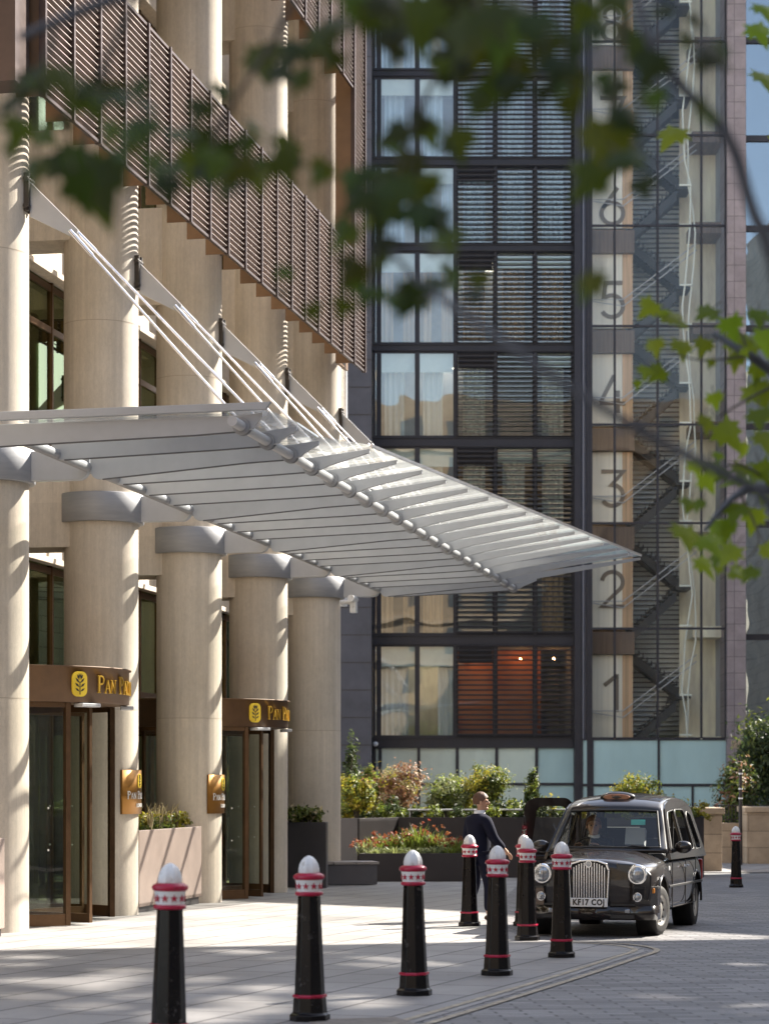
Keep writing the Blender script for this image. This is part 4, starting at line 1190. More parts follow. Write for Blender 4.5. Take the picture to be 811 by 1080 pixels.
for f in range(len(BANDS) - 1):
    vb, vt = BANDS[f][0], BANDS[f + 1][1]
    z0, z1 = zo(vb), zo(vt)
    for e in range(6):
        x0, x1 = xo(EDGES[e]), xo(EDGES[e + 1])
        louv = e >= 3
        b = MB()
        b.box((x0, YO - .06, z0), (x0 + .09, YO + .12, z1)); b.box((x1 - .09, YO - .06, z0), (x1, YO + .12, z1))
        b.box((x0 + .09, YO - .04, z0), (x1 - .09, YO + .1, z0 + .07)); b.box((x0 + .09, YO - .04, z1 - .07), (x1 - .09, YO + .1, z1))
        fr = b.build('window', M['office_frame'], office)
        b = MB(); b.box((x0 + .09, YO + .02, z0 + .07), (x1 - .09, YO + .04, z1 - .07)); b.build('pane', M['glass_office'], fr)
        r = rndo.random()
        # roller blind, drawn a little way down
        drop = .22 if not louv else (.18 if r < .5 else 0)
        if f in (1, 3) and not louv: drop = .24
        if f == 0 and not louv: drop = .235
        if drop:
            b = MB(); b.box((x0 + .1, YO + .11, z1 - (z1 - z0) * drop), (x1 - .1, YO + .125, z1 - .05)); b.build('blind', M['blind'], fr)
        if e == 3 and f in (0, 2, 3, 4, 5):
            b = MB(); b.box((x0 + .1, YO - .05, z1 - (z1 - z0) * .2), (x1 - .1, YO - .03, z1 - .02)); b.build('vent_panel', M['office_frame'], fr)
        # curtains
        if e < 3 or f > 3 or (f in (1, 2, 3) and r < .6):
            cm = ['curtain', 'curtain_warm', 'curtain', 'curtain', 'curtain_warm', 'curtain_blue', 'curtain_blue', 'curtain_blue', 'curtain'][f]
            if f == 0: spans = [(0, .82)] if e < 2 else [(.55, 1)]
            elif e < 3: spans = [(0, .36), (.66, 1)] if r < .5 else [(.1, .7)]
            else: spans = [(.15, .8)]
            b = MB()
            for s0, s1 in spans: wavy(b, x0 + .1 + (x1-x0-.2)*s0, x0 + .1 + (x1-x0-.2)*s1, YO + .45, z0 + .05, z1 - .1, .05, .21)
            b.build('curtain', M[cm], fr)
    # louvre blades outside the three right-hand bays
    b = MB()
    k = int(round((z1 - z0) / .178))
    for i in range(k):
        z = z0 + .09 + (z1 - z0 - .12) * i / (k - 1)
        T = Matrix.Translation((0, YO - .28, z)) @ Matrix.Rotation(R(9), 4, 'X')
        b.box((xo(480.5), -.07, -.024), (xo(604.5), .07, .024), T)
    for e in range(3, 7):
        x = xo(EDGES[e]); b.box((x - .045, YO - .26, z0), (x + .045, YO - .07, z1))
    b.build('louvre', M['louvre'], office)
    # rooms
    bm_ = wallmats[f]
    b = MB(); b.box((xo(482) if f == 0 else xo(399), YO + 2.6, z0), (xo(575) if f == 0 else xo(600), YO + 2.7, z1)); b.build('room_wall', M[bm_], office)
    if f == 0:
        b = MB(); b.box((xo(UL), YO + 2.4, z0), (xo(478), YO + 2.5, z1)); b.build('room_wall', M['room_beige'], office)
    b = MB()
    for k in range(3 if f in (3, 4) else 1):
        if f in (0, 3, 4, 7):
            xa = xo(446 + 8 * k + (40 if f == 4 else 0)); b.box((xa, YO + 1.2 + k * .8, z1 - .30 - .0 * k), (xa + 1.0, YO + 1.25 + k * .8, z1 - .27))
    if b.f: b.build('ceiling_lamp', M['lamp_glow'], office)
    if f == 0:
        b = MB()
        for u in (508, 552, 588): b.ball((xo(u), YO + 2.1, z1 - .42), .036, 8, 5)
        b.build('ceiling_lamp', M['lamp_orange'], office)
# ground floor: frosted glass
zb = zo(778 + 11); zm = zo(827)
for e in range(6):
    x0, x1 = xo(EDGES[e]), xo(EDGES[e + 1])
    b = MB()
    b.box((x0, YO - .08, GO), (x0 + .11, YO + .1, zb)); b.box((x0 + .11, YO - .07, zm - .05), (x1, YO + .08, zm + .05))
    fr = b.build('window', M['office_frame'], office)
    b = MB(); b.box((x0 + .11, YO + .0, zm + .05), (x1, YO + .03, zb - .0)); b.box((x0 + .11, YO + .0, GO), (x1, YO + .03, zm - .05)); b.build('pane', M['frosted_green' if e < 5 else 'frosted'], fr)
b = MB(); b.ball((xo(396), YO - .3, zo(785)), .10, 12, 8); b.box((xo(396) - .04, YO - .3, zo(785) - .03), (xo(396) + .04, YO - .1, zo(785) + .06)); b.build('security_camera', M['white_paint'], office)
# slate clad stair core left of the windows
b = MB(); b.box((xo(300), YO - 4.5, GO), (xo(UL) - .02, YO + 7, ZT)); b.build('slate_wall', M['slate'], office)
b = MB()
for k in range(40):
    z = GO + .97 * k
    b.box((xo(300), YO - 4.512, z), (xo(UL) - .02, YO - 4.49, z + .03))
b.build('slate_joint', M['ink'], office)
# ---- glass stair tower
YT = YO - .5
UT = [622, 646.6, 691.5, 737.4, 763]
TR = [779, 663.8, 553.3, 449.8, 346.6, 241.3, 146.5, 48, -48, -140]
b = MB()
b.box((xo(604.5), YT, GO), (xo(611), YO + 1, ZT)); b.box((xo(617.5), YT, GO), (xo(622), YO + 1, ZT))
b.build('corner_post', M['office_frame'], office)
b = MB(); b.box((xo(611), YT + .25, GO), (xo(617.5), YO + 1, ZT)); b.build('corner_panel', M['office_post'], office)
b = MB(); b.tube([(xo(614), YT + .1, GO), (xo(614), YT + .1, ZT)], .05, 10); b.build('downpipe', M['office_post'], office)
for i in range(len(TR) - 1):
    z0, z1 = zo(TR[i]), zo(TR[i + 1])
    for e in range(4):
        x0, x1 = xo(UT[e]), xo(UT[e + 1])
        b = MB(); b.box((x0 - .04, YT - .03, z0), (x0 + .04, YT + .08, z1)); b.box((x0 + .04, YT - .02, z0 - .04), (x1 - .04, YT + .06, z0 + .04))
        if e == 3: b.box((x1 - .04, YT - .03, z0), (x1 + .0, YT + .08, z1))
        fr = b.build('window', M['office_frame'], office)
        b = MB(); b.box((x0 + .04, YT + .02, z0 + .04), (x1 - .04, YT + .035, z1 - .04)); b.build('pane', M['glass_stair'], fr)
zt0 = zo(779)
for e, (ua, ub) in enumerate(((611, 622), (622, 691.5), (691.5, 763))):
    b = MB(); b.box((xo(ua), YT - .03, GO), (xo(ua) + .08, YT + .08, zt0)); b.box((xo(ua) + .08, YT - .02, zo(828) - .05), (xo(ub), YT + .08, zo(828) + .05)); b.box((xo(ua) + .08, YT - .02, zt0 - .07), (xo(ub), YT + .08, zt0 - .042))
    if e == 2: b.box((xo(727), YT - .02, GO), (xo(727) + .08, YT + .08, zo(828) - .05))
    fr = b.build('window', M['office_frame'], office)
    b = MB(); b.box((xo(ua) + .08, YT + .03, zo(828) + .05), (xo(ub), YT + .06, zt0 - .07)); b.box((xo(ua) + .08, YT + .03, GO), (xo(ub), YT + .06, zo(828) - .05)); b.build('pane', M['frosted'], fr)
# floor numbers
def arc(cx, cz, r, a0, a1, k=14): return [(cx + r * math.cos(R(a0 + (a1 - a0) * i / k)), cz + r * math.sin(R(a0 + (a1 - a0) * i / k))) for i in range(k + 1)]
DIG = {
 '1': [[(.12, .70), (.44, .96)], [(.44, 1.0), (.44, 0.0)]],
 '2': [arc(.33, .70, .27, 172, -38) + [(.06, .06), (.64, .06)]],
 '3': [[(.04, .94), (.60, .94), (.30, .60)] + arc(.32, .33, .27, 78, -150)],
 '4': [[(.38, 1.0), (.02, .28)], [(.0, .26), (.66, .26)], [(.47, .60), (.47, 0)]],
 '5': [[(.58, .94), (.14, .94), (.10, .56)] + arc(.31, .34, .28, 120, -150)],
 '6': [arc(.33, .32, .28, 0, 360, 24), [(.46, 1.0), (.09, .46)]],
 '7': [[(.02, .94), (.62, .94), (.24, 0)]],
 '8': [arc(.33, .28, .25, 0, 360, 22), arc(.33, .75, .20, 0, 360, 22)],
}
NV = {'1': (751, 711), '2': (642, 602), '3': (536, 495), '4': (436, 396), '5': (337, 296), '6': (238, 198), '7': (141, 101), '8': (44, 6)}
YN = YT + 1.6
SCN = YN / YO
def xn(u, Y): return (u - CU) / FPX * Y
def zn(v, Y): return CAMZ + (HV - v) / FPX * Y
for i, ch in enumerate('12345678'):
    tA, tB = TR[i], TR[i + 1]
    b = MB(); b.box((xn(621, YN), YN, zn(tA, YN) + .02), (xn(667, YN), YN + .12, zn(tB + 27, YN))); nw = b.build('number_wall', M['number_wall'], office)
    b = MB(); b.box((xn(621, YN), YN - .25, zn(tB + 26.5, YN)), (xn(668, YN), YN + 2.6, zn(tB + 3, YN))); b.build('landing_slab', M['slab_brown'], office)
    b = MB(); b.box((xn(656, YN), YN - .015, zn(tA, YN) + .02), (xn(667, YN), YN - .003, zn(tB + 27, YN))); b.build('wood_panel', M['curtain_warm'], nw)
    v0, v1 = NV[ch]; h = zn(v1, YN) - zn(v0, YN); x0 = xn(632, YN)
    b = MB()
    for st in DIG[ch]: b.ribbon([(x0 + px * h * 1.02, zn(v0, YN) + pz * h) for px, pz in st], .155, YN - .034, YN - .006, 1)
    b.build('floor_number', M['number_paint'], nw)
# stairs, each storey two flights and a half landing
def flight(name, ua, va, ub, vb, Y, wd=1.1):
    xa, za, xb, zb_ = xn(ua, Y), zn(va, Y), xn(ub, Y), zn(vb, Y)
    b = MB()
    for yy in (Y, Y + wd):
        b.prism([(xa, za - .34), (xb, zb_ - .34), (xb, zb_ + .06), (xa, za + .06)], yy - .03, yy + .03, 1)
    k = 11
    for j in range(k):
        t = (j + .5) / k; x, z = xa + (xb - xa) * t, za + (zb_ - za) * t
        b.box((x - .17, Y + .03, z + .03), (x + .17, Y + wd - .03, z + .08))
        b.box((x + (.13 if xb < xa else -.17) , Y - .03, z + .0), (x + (.17 if xb < xa else -.13), Y + .0, z + .20))
    return b.build(name, M['stair_steel'], office)
YS = YT + 1.7
for i in range(8):
    T0 = TR[i]
    flight('stair_flight', 665, T0 + 4, 713, T0 - 39, YS)
    flight('stair_flight', 716, T0 - 50, 667, T0 - 89, YS + 1.5)
    b = MB(); b.box((xn(712, YS), YS - .03, zn(T0 - 42, YS)), (xn(728, YS), YS + 2.7, zn(T0 - 47, YS))); b.build('half_landing', M['stair_steel'], office)
    b = MB()
    for dv in (0, 7):
        b.tube([(xn(622, YS - .3), YS - .3, zn(T0 - 29 + dv * .2, YS)), (xn(656, YS), YS - .3, zn(T0 - 29 + dv, YS)), (xn(733, YS), YS - .3, zn(T0 - 88 + dv, YS))], .022, 6)
    b.build('handrail', M['canopy_light'], office)
b = MB(); b.box((xn(667, YT + 4.4), YT + 4.4, GO), (xn(716, YT + 4.4), YT + 4.5, ZT)); b.build('stair_wall', M['stair_back'], office)
b = MB()
for k in range(190):
    z = GO + 4 + k * .187
    if z < ZT: b.box((xn(667, YT + 4.3), YT + 4.28, z), (xn(716, YT + 4.3), YT + 4.36, z + .035))
b.build('louvre', M['louvre'], office)
b = MB(); b.box((xn(716, YT + 3.0), YT + 3.0, GO), (xn(766, YT + 3), YT + 3.1, ZT)); b.build('stair_wall', M['room_beige'], office)
b = MB(); b.box((xn(621, YN), YN + 2.7, GO), (xn(667, YN), YN + 2.8, ZT)); b.build('stair_wall', M['room_warm'], office)
for i in range(8):
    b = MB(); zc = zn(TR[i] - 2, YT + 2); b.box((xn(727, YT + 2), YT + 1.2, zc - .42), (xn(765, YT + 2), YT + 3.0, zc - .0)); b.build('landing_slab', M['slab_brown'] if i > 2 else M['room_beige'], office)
# pale wavy pipes added to stand in for a reflection in the glass
rp = random.Random(8)
for k in range(2):
    pts = []
    z = GO + 4.2
    while z < ZT - 1:
        pts.append((xn(724 + 5 * k, YT + .9) + .16 * math.sin(z * .9 + k) + rp.uniform(-.05, .05), YT + .9 + .12 * k, z)); z += .9
    b = MB(); b.tube(pts, .035, 6); b.build('reflection_line', M['blind'], office)
b = MB()
for i in range(8):
    for dv in (-4, -46):
        z = zn(TR[i] + dv, YT + .9); b.box((xn(716, YT + .9), YT + .85, z - .03), (xn(729, YT + .9), YT + .95, z + .03))
b.build('reflection_bracket', M['blind'], office)  # crosspieces added with the reflection pipes
# pinkish stone pier
b = MB(); b.box((xo(763), YT - .35, GO), (xo(782.5), YO + 1, ZT)); b.build('stone_pier', M['pier_stone'], office)
b = MB(); zc = zo(786); b.box((xo(767), YT - .37, zc - .13), (xo(778), YT - .352, zc + .16)); b.build('wall_plate', M['sandstone'], office)
# blue curtain wall on the right
RT = [846, 776, 672, 553.3, 449.8, 346.6, 241.3, 146.5, 43, -48, -140]
UE = [783, 815, 860, 905, 950, 1000, 1050]
for i in range(len(RT) - 1):
    z0, z1 = zo(RT[i]), zo(RT[i + 1])
    if i == 0: z0 = GO
    for e in range(6):
        x0, x1 = xo(UE[e]), xo(UE[e + 1])
        b = MB(); b.box((x0, YO - .12, z0), (x0 + .1, YO + .1, z1)); b.box((x0 + .1, YO - .1, z0 - .11), (x1, YO + .1, z0 + .11))
        fr = b.build('window', M['office_frame'], office)
        b = MB(); b.box((x0 + .1, YO - .0, z0 + .11), (x1, YO + .03, z1 - .11)); b.build('pane', M['glass_blue'], fr)
b = MB(); b.box((xo(782.5), YO + 3, GO), (xo(1050), YO + 3.2, ZT)); b.build('core_wall', M['room_grey'], office)
b = MB(); b.box((xo(300), YO - 4.5, ZT), (xo(1050), YO + 8, ZT + .5)); b.build('roof', M['office_frame'], office)

# ================================================================ blocks added out of frame to shade the street, and one building mirrored in it
SUN_H = Vector((.776, .631)); TANE = .80
def blocker(name, label, poly, X0, X1, m):
    root = thing(name, label, 'building', ((X0 + X1) / 2, poly[0][0], gz(40)))
    b = MB(); b.prism(poly, X0, X1, 0); b.build('wall', m, root)
    return root, poly
M['opp_stone'] = brick_mat('opposite_stone', (0.56, 0.50, 0.42), (0.52, 0.46, 0.38), (0.2, 0.17, 0.14), 1.4, 0.6, 0.012, axes='YZ', bump=0.1)
M['opp_dark'] = mat('opposite_dark_glass', (0.07, 0.08, 0.09), 0.15, var=0.2)
XB = 22.0
# wall added out of view, holes shaped to throw light patches on the slabs
PATCH_A = [[(0,333),(150,338),(225,349),(0,347)], [(0,362),(95,363),(135,372),(0,376)], [(330,374),(495,385),(500,405),(310,388)],
 [(0,410),(210,412),(335,391),(475,408),(400,450),(330,468),(150,437),(0,425)], [(0,450),(150,470),(205,480),(150,490),(0,470)], [(230,488),(290,490),(400,512),(340,525),(220,505)],
 [(380,475),(500,445),(495,490)], [(610,400),(735,412),(690,430),(610,428)], [(610,440),(720,440),(640,470),(608,475)], [(480,520),(760,500),(811,530),(811,561),(500,561)]]
PATCH_F = [[(0,318),(130,318),(210,327),(150,337),(0,322)], [(215,345),(285,335),(285,352),(240,352)], [(380,320),(455,327),(400,338),(380,336)], [(440,365),(475,357),(630,374),(630,385)],
 [(470,345),(500,335),(811,366),(811,377),(720,372)], [(80,440),(170,428),(280,445),(275,470),(105,452)], [(0,480),(100,460),(270,492),(265,530),(60,530),(0,510)], [(390,460),(560,475),(640,500),(520,520),(385,490)]]
PATCH_R = [[(560,550),(700,545),(811,560),(700,566)], [(120,690),(420,730),(400,745),(110,705)], [(600,760),(811,740),(811,765),(640,775)], [(690,800),(811,798),(811,815),(720,814)]]
def wall_pt(u, v):
    p = onground(u, v); t = (XB - p.x) / SUN_H.x
    return (p.y + SUN_H.y * t, p.z + TANE * t)
holes = [[wall_pt(x / 3.12, 900 + y / 3.12) for x, y in P_] for P_ in PATCH_A] + [[wall_pt(220 + x / 3.12, 900 + y / 3.12) for x, y in P_] for P_ in PATCH_F] + [[wall_pt(640 + x / 4.74, 900 + y / 4.74) for x, y in P_] for P_ in PATCH_R]
NE = [wall_pt(u, v) for u, v in ((811, 990.5), (480, 994.5), (0, 1002.6))]
y0_ = min(p[0] for hh in holes for p in hh) - 1.5
front = [(y0_, -1), (NE[0][0] - .15, -1), NE[0], NE[1], NE[2], (NE[2][0] + .9, NE[2][1] + 2.2), (NE[2][0] + .9, 34.0), (y0_, 34.0)]
bm = bmesh.new(); edges = []
for lp in [front] + holes:
    vv = [bm.verts.new((0, y, z)) for y, z in lp]
    edges += [bm.edges.new((vv[i], vv[(i + 1) % len(vv)])) for i in range(len(vv))]
bmesh.ops.triangle_fill(bm, use_beauty=True, use_dissolve=False, edges=edges)
def inside(poly, y, z):
    ins = False; n = len(poly)
    for i in range(n):
        (a, b_), (c, d) = poly[i], poly[(i + 1) % n]
        if (b_ > z) != (d > z) and y < (c - a) * (z - b_) / (d - b_) + a: ins = not ins
    return ins
bmesh.ops.delete(bm, geom=[f for f in bm.faces if any(inside(h, f.calc_center_median().y, f.calc_center_median().z) for h in holes)], context='FACES_ONLY')
me = bpy.data.meshes.new('front'); bm.to_mesh(me); bm.free()
root = thing('sun_blocker', 'unseen pierced wall across the street, added to cast dappled light on the slabs', 'building', (XB, 34, gz(34)))
b = MB(Matrix.Translation((XB, 0, 0))); b.mesh(me); o = b.build('wall', M['opp_stone'], root, clean=True)
md = o.modifiers.new('solid', 'SOLIDIFY'); md.thickness = .12; md.offset = 0
b = MB(Matrix.Translation((XB, 0, 0)))
for h in holes: b.add([(0, y, z) for y, z in h], [tuple(range(len(h)))])
b.build('pane', glass_mat('light_patch_filter', (0.55, 0.55, 0.56), 0.04), root)  # tinted sheets that dim the sun passing through the holes
FE = [wall_pt(u, v) for u, v in ((811, 987.5), (703, 981), (508, 963), (428, 958), (220, 950))]
blocker('sun_blocker', 'unseen block across the street, its roofline shaped to cast the far shade',
         [(NE[0][0] - .14, -1), (95, -1), (95, 13), (FE[-1][0] + 7.7, 13), (FE[-1][0] + 7.7, FE[-1][1] + 4.1)] + FE[::-1] + [(NE[0][0] - .14, NE[0][1] + .0)], XB, XB + 14, M['opp_stone'])  # unseen block, outline shaped to cast the far shade edge
blocker('sun_blocker', 'unseen lower block across the street, added to shade the near leaves',
         [(-60, -1), (y0_ - 2.2, -1), (y0_ - 2.2, 27), (-60, 27)], XB, XB + 14, M['opp_stone'])  # unseen block added to keep the sun off the near leaves
# sunlit stone block behind the viewpoint, mirrored in the office glass
root = thing('stone_block', 'sunlit pale stone office block behind the viewpoint, mirrored in the glass', 'building', (10, -52, gz(-45)))
b = MB(); b.box((-60, -60, -1), (64, -50, 38)); b.build('wall', mat('far_stone', (0.25, 0.19, 0.13), 0.85, var=0.12, scale=0.4), root)
b = MB()
for i in range(31):
    for j in range(9):
        x, z = -58 + i * 4.0, 2.2 + j * 4.0
        b.box((x, -50.3, z), (x + 1.3, -49.97, z + 2.0))
b.build('window', M['opp_dark'], root)
b = MB()
for j in range(9): b.box((-60, -49.999, .9 + j * 4.0), (64, -49.6, 1.3 + j * 4.0))
b.build('cornice', mat('far_stone_pale', (0.32, 0.25, 0.18), 0.85), root)
# ================================================================ the black cab
K = .94
M['car_black'] = mat('cab_black_paint', (0.014, 0.010, 0.009), 0.30, var=0.1, scale=3, coat=1.0, spec=0.15)
M['car_trim'] = mat('black_plastic', (0.018, 0.017, 0.017), 0.5, var=0.2, scale=8)
M['rubber'] = mat('tyre_rubber', (0.022, 0.020, 0.019), 0.75, var=0.3, scale=12)
M['rim'] = mat('steel_rim', (0.45, 0.43, 0.40), 0.35, metal=0.7, var=0.25, scale=8)
M['chrome'] = mat('chrome', (0.80, 0.80, 0.80), 0.10, metal=1.0)
M['lens'] = mat('headlamp_lens', (0.34, 0.36, 0.38), 0.14, metal=0.55, var=0.4, scale=40, coat=1.0)
M['plate_white'] = mat('number_plate_white', (0.82, 0.82, 0.80), 0.4)
M['amber'] = mat('amber_roof_sign', (0.33, 0.13, 0.055), 0.3, coat=0.6)
M['amber_lens'] = mat('amber_lens', (0.6, 0.22, 0.03), 0.25, coat=0.6)
M['red_lens'] = mat('red_lens', (0.4, 0.02, 0.015), 0.25, coat=0.6)
M['seat'] = mat('cab_seat_fabric', (0.05, 0.05, 0.055), 0.9)
M['cyan_sticker'] = mat('cyan_sticker', (0.10, 0.55, 0.52), 0.6)
fx, fy = -.277, -.961
CX, CY = 3.03, 30.6
yaw = math.atan2(fy, fx)
cab = thing('black_cab', 'black London cab with chrome grille and its rear door standing open beside the bollards', 'taxi', (CX, CY, gz(CY) + .004), yaw, pitch=-0.0108)
CM = ROOTM[cab] @ Matrix.Diagonal((K, K * .952, K, 1))

def side_y(z): return .875 - (z - 1.0) * .29
ST_ = [ # x, w, zb, crest, zm, zc
 (2.13, .60, .30, .84, .885, .93), (2.09, .74, .24, .88, .94, .985), (1.98, .82, .22, .905, .975, 1.015), (1.75, .865, .22, .935, 1.01, 1.045),
 (1.45, .885, .22, .955, 1.045, 1.075), (1.1, .888, .24, .975, 1.075, 1.105), (.86, .89, .25, .99, 1.095, 1.12), (.70, .89, .25, 1.0, 1.05, 1.06),
 (.2, .89, .25, 1.0, 1.0, 1.0), (-.5, .89, .25, 1.0, 1.0, 1.0), (-1.2, .89, .25, 1.0, 1.0, 1.0), (-1.9, .885, .26, 1.0, 1.0, 1.0), (-2.2, .84, .30, .99, .99, .99), (-2.38, .70, .36, .96, .96, .96)]
def ring(s):
    x, w, zb, cr, zm, zc = s
    h = [(0, zb), (w - .18, zb), (w - .05, zb + .05), (w - .005, zb + .18), (w, .62), (w - .008, .80), (w - .045, cr - .045), (w - .13, cr), (w - .27, (cr + zm) / 2 + .005), (w * .55, zm), (w * .28, zm + (zc - zm) * .75), (0, zc)]
    full = [(y, z) for y, z in h] + [(-y, z) for y, z in h[-2:0:-1]]
    return [(x, y, z) for y, z in full]
b = MB(CM); b.smooth = True
rings = [ring(s) for s in ST_]; nr = len(rings[0])
vs = [v for r in rings for v in r]; fs = []
for i in range(len(rings) - 1):
    for k in range(nr):
        k2 = (k + 1) % nr
        top = k in (8, 9, 10, 11, 12, 13) or (k == 8)
        if top and 7 <= i <= 10: continue      # open cabin
        fs.append((i*nr + k, i*nr + k2, (i+1)*nr + k2, (i+1)*nr + k))
b.add(vs, fs)
b.add(rings[0], [tuple(range(nr))]); b.add(rings[-1], [tuple(range(nr))[::-1]])
body = b.build('body', M['car_black'], cab, subsurf=2, clean=True)
bake(body)
# wheel arches cut through the wings
for ax in (1.445, -1.441):
    for s in (-1, 1):
        c = MB(CM); c.tube([(ax, s * .56, .36), (ax, s * 1.2, .36)], .40, 40)
        cutter = c.build('cutter', M['car_trim'], cab, clean=True)
        md = body.modifiers.new('arch', 'BOOLEAN'); md.object = cutter; md.operation = 'DIFFERENCE'; md.solver = 'EXACT'
        bpy.context.view_layer.update(); bake(body); bpy.data.objects.remove(cutter)
for p in body.data.polygons: p.use_smooth = True
md = body.modifiers.new('edge', 'EDGE_SPLIT'); md.split_angle = R(40)
for ax in (1.445, -1.441):      # dark wheel wells
    for s in (-1, 1):
        b = MB(CM); b.smooth = True
        b.lathe([(.40, 0), (.40, .28), (.0, .28)], n=32, T=Matrix.Translation((ax, s * .85, .36)) @ Matrix.Rotation(R(90) * s, 4, 'X'), cap=False); b.build('wheel_well', M['car_trim'], body)
        b = MB(CM); pts = [(ax + .415 * math.cos(R(a)), s * .886, .36 + .415 * math.sin(R(a))) for a in range(-8, 189, 12)]
        b.tube(pts, .018, 8); b.build('arch_trim', M['car_black'], body)
# front fascia: black surround, grille, lamps, bumper, plate
b = MB(CM)
b.prism([(-.80, .46), (.80, .46), (.84, .66), (.84, .80), (.70, .93), (.36, .955), (.36, .90), (-.36, .90), (-.36, .955), (-.70, .93), (-.84, .80), (-.84, .66)], 2.06, 2.115, 0)
b.build('front_panel', M['car_black'], cab, bevel=.02)
b = MB(CM)
outl = [(-.265, .44), (.265, .44), (.285, .86), (.25, .945), (.12, .985), (0, .995), (-.12, .985), (-.25, .945), (-.285, .86)]
inn = [(y * .91, .465 + (z - .44) * .915) for y, z in outl]
for i in range(len(outl)):
    j = (i + 1) % len(outl); b.prism([outl[i], outl[j], inn[j], inn[i]], 2.10, 2.185, 0)
gr = b.build('grille', M['chrome'], cab, bevel=.006)
b = MB(CM); b.prism(inn, 2.11, 2.125, 0); b.build('grille_backing', M['car_trim'], gr)
b = MB(CM)
for k in range(13):
    y = -.21 + .035 * k; zt = .955 - .10 * (abs(y) / .25) ** 2.5
    b.box((2.126, y - .006, .475), (2.160, y + .006, zt))
b.build('grille_bar', M['chrome'], gr)
b = MB(CM); b.tube([(2.17, 0, .935), (2.20, 0, .935)], .046, 24); b.build('badge', M['chrome'], gr)
b = MB(CM); b.tube([(2.20, 0, .935), (2.204, 0, .935)], .036, 24); b.build('badge_disc', M['lens'], gr)
for s in (-1, 1):
    b = MB(CM); b.tube([(2.05, s*.650, .80), (2.135, s*.650, .80), (2.15, s*.650, .80)], [.135, .135, .118], 32)
    hl = b.build('headlight', M['chrome'], cab)
    b = MB(CM); b.ball((2.135, s*.650, .80), (.045, .108, .108), 24, 14); b.build('lens', M['lens'], hl)
    b = MB(CM); b.tube([(2.09, s*.66, .515), (2.165, s*.66, .515)], .06, 20); fl = b.build('fog_light', M['chrome'], cab)
    b = MB(CM); b.ball((2.163, s*.66, .515), (.018, .048, .048), 16, 10); b.build('lens', M['lens'], fl)
    b = MB(CM); b.box((2.12, s*.46 - .10, .305), (2.182, s*.46 + .10, .365)); dl = b.build('running_light', M['lens'], cab, bevel=.012)
    b = MB(CM); b.box((2.0, s*.835 - .03, .56), (2.05, s*.835 + .035, .63)); b.build('indicator', M['amber_lens'], cab, bevel=.012)
# bumper wraps round the corners
bp = [(1.78, .905), (1.95, .895), (2.08, .82), (2.17, .62), (2.20, .30), (2.205, 0), (2.20, -.30), (2.17, -.62), (2.08, -.82), (1.95, -.895), (1.78, -.905)]
bi = [(1.78, .86), (1.93, .85), (2.03, .78), (2.09, .60), (2.10, .30), (2.10, 0), (2.10, -.30), (2.09, -.60), (2.03, -.78), (1.93, -.85), (1.78, -.86)]
b = MB(CM); b.smooth = True
for i in range(len(bp) - 1): b.prism([bp[i], bp[i+1], bi[i+1], bi[i]], .22, .40, 2)
b.smooth = False
bmp = b.build('bumper', M['car_black'], cab, clean=True)
b = MB(CM)
for i in (0, 1, 2, 7, 8, 9): b.prism([bp[i], bp[i+1], bi[i+1], bi[i]], .402, .62, 2)
b.build('bumper_corner', M['car_black'], bmp)
b = MB(CM)
for i in (0, 1, 2, 3, 6, 7, 8, 9): b.prism([(bp[i][0] + .006, bp[i][1] * 1.006), (bp[i+1][0] + .006, bp[i+1][1] * 1.006), bi[i+1], bi[i]], .622 if i in (0, 1, 2, 7, 8, 9) else .402, .645 if i in (0, 1, 2, 7, 8, 9) else .425, 2)
b.build('bumper_trim', M['car_trim'], bmp)
b = MB(CM); b.box((2.13, -.62, .24), (2.20, .62, .29)); b.build('air_dam', M['car_trim'], bmp)
b = MB(CM); b.box((2.206, -.265, .385), (2.222, .265, .50)); npl = b.build('number_plate', M['plate_white'], cab, bevel=.006)
tm = text_mesh('KF17 COJ', .108, .001, spacing=1.12, offset=.0045)
xsz = max(v.co.x for v in tm.vertices) - min(v.co.x for v in tm.vertices)
b = MB(CM); Tt = Matrix.Translation((2.2235, .006, .4425)) @ Matrix.Rotation(R(90), 4, 'Z') @ Matrix.Rotation(R(90), 4, 'X') @ Matrix.Diagonal((.43 / xsz, .95, 1, 1))
b.mesh(tm, Tt); b.build('lettering', M['ink'], npl)
# cabin shell
ROWS = [(.90, 1.075), (.85, 1.12), (.62, 1.37), (.41, 1.60), (.345, 1.655), (.20, 1.715), (-.15, 1.765), (-.75, 1.79), (-1.4, 1.775), (-1.80, 1.72), (-1.98, 1.63), (-2.17, 1.15), (-2.22, 1.02)]
FR = [-1, -.97, -.885, -.6, -.3, 0, .3, .6, .885, .97, 1]
def top_pt(i, f):
    x, z = ROWS[i]; hw = side_y(z)
    crown = (.0, .0, .01, .02, .03, .05, .06, .06, .06, .05, .03, .0, .0)[i]
    bulge = (.17, .16, .13, .10, .08, .04, 0, 0, 0, -.03, -.07, -.10, -.10)[i]
    e = 1 - abs(f) ** 2.2
    drop = .028 if abs(f) == 1 else (.008 if abs(f) == .97 else 0)
    return (x + bulge * e, f * hw, z + crown * e - drop)
b = MB(CM); b.smooth = True; g = MB(CM); g.smooth = True
gv = [top_pt(i, f) for i in range(len(ROWS)) for f in FR]; nf = len(FR)
shell, wf, wr = [], [], []
for i in range(len(ROWS) - 1):
    for k in range(nf - 1):
        q = (i*nf + k, i*nf + k + 1, (i+1)*nf + k + 1, (i+1)*nf + k)
        inside = 2 <= k <= 7
        if inside and i in (1, 2): wf.append(q)
        elif inside and i == 10: wr.append(q)
        else: shell.append(q)
used = sorted({i for q in shell for i in q}); ix = {i: n for n, i in enumerate(used)}
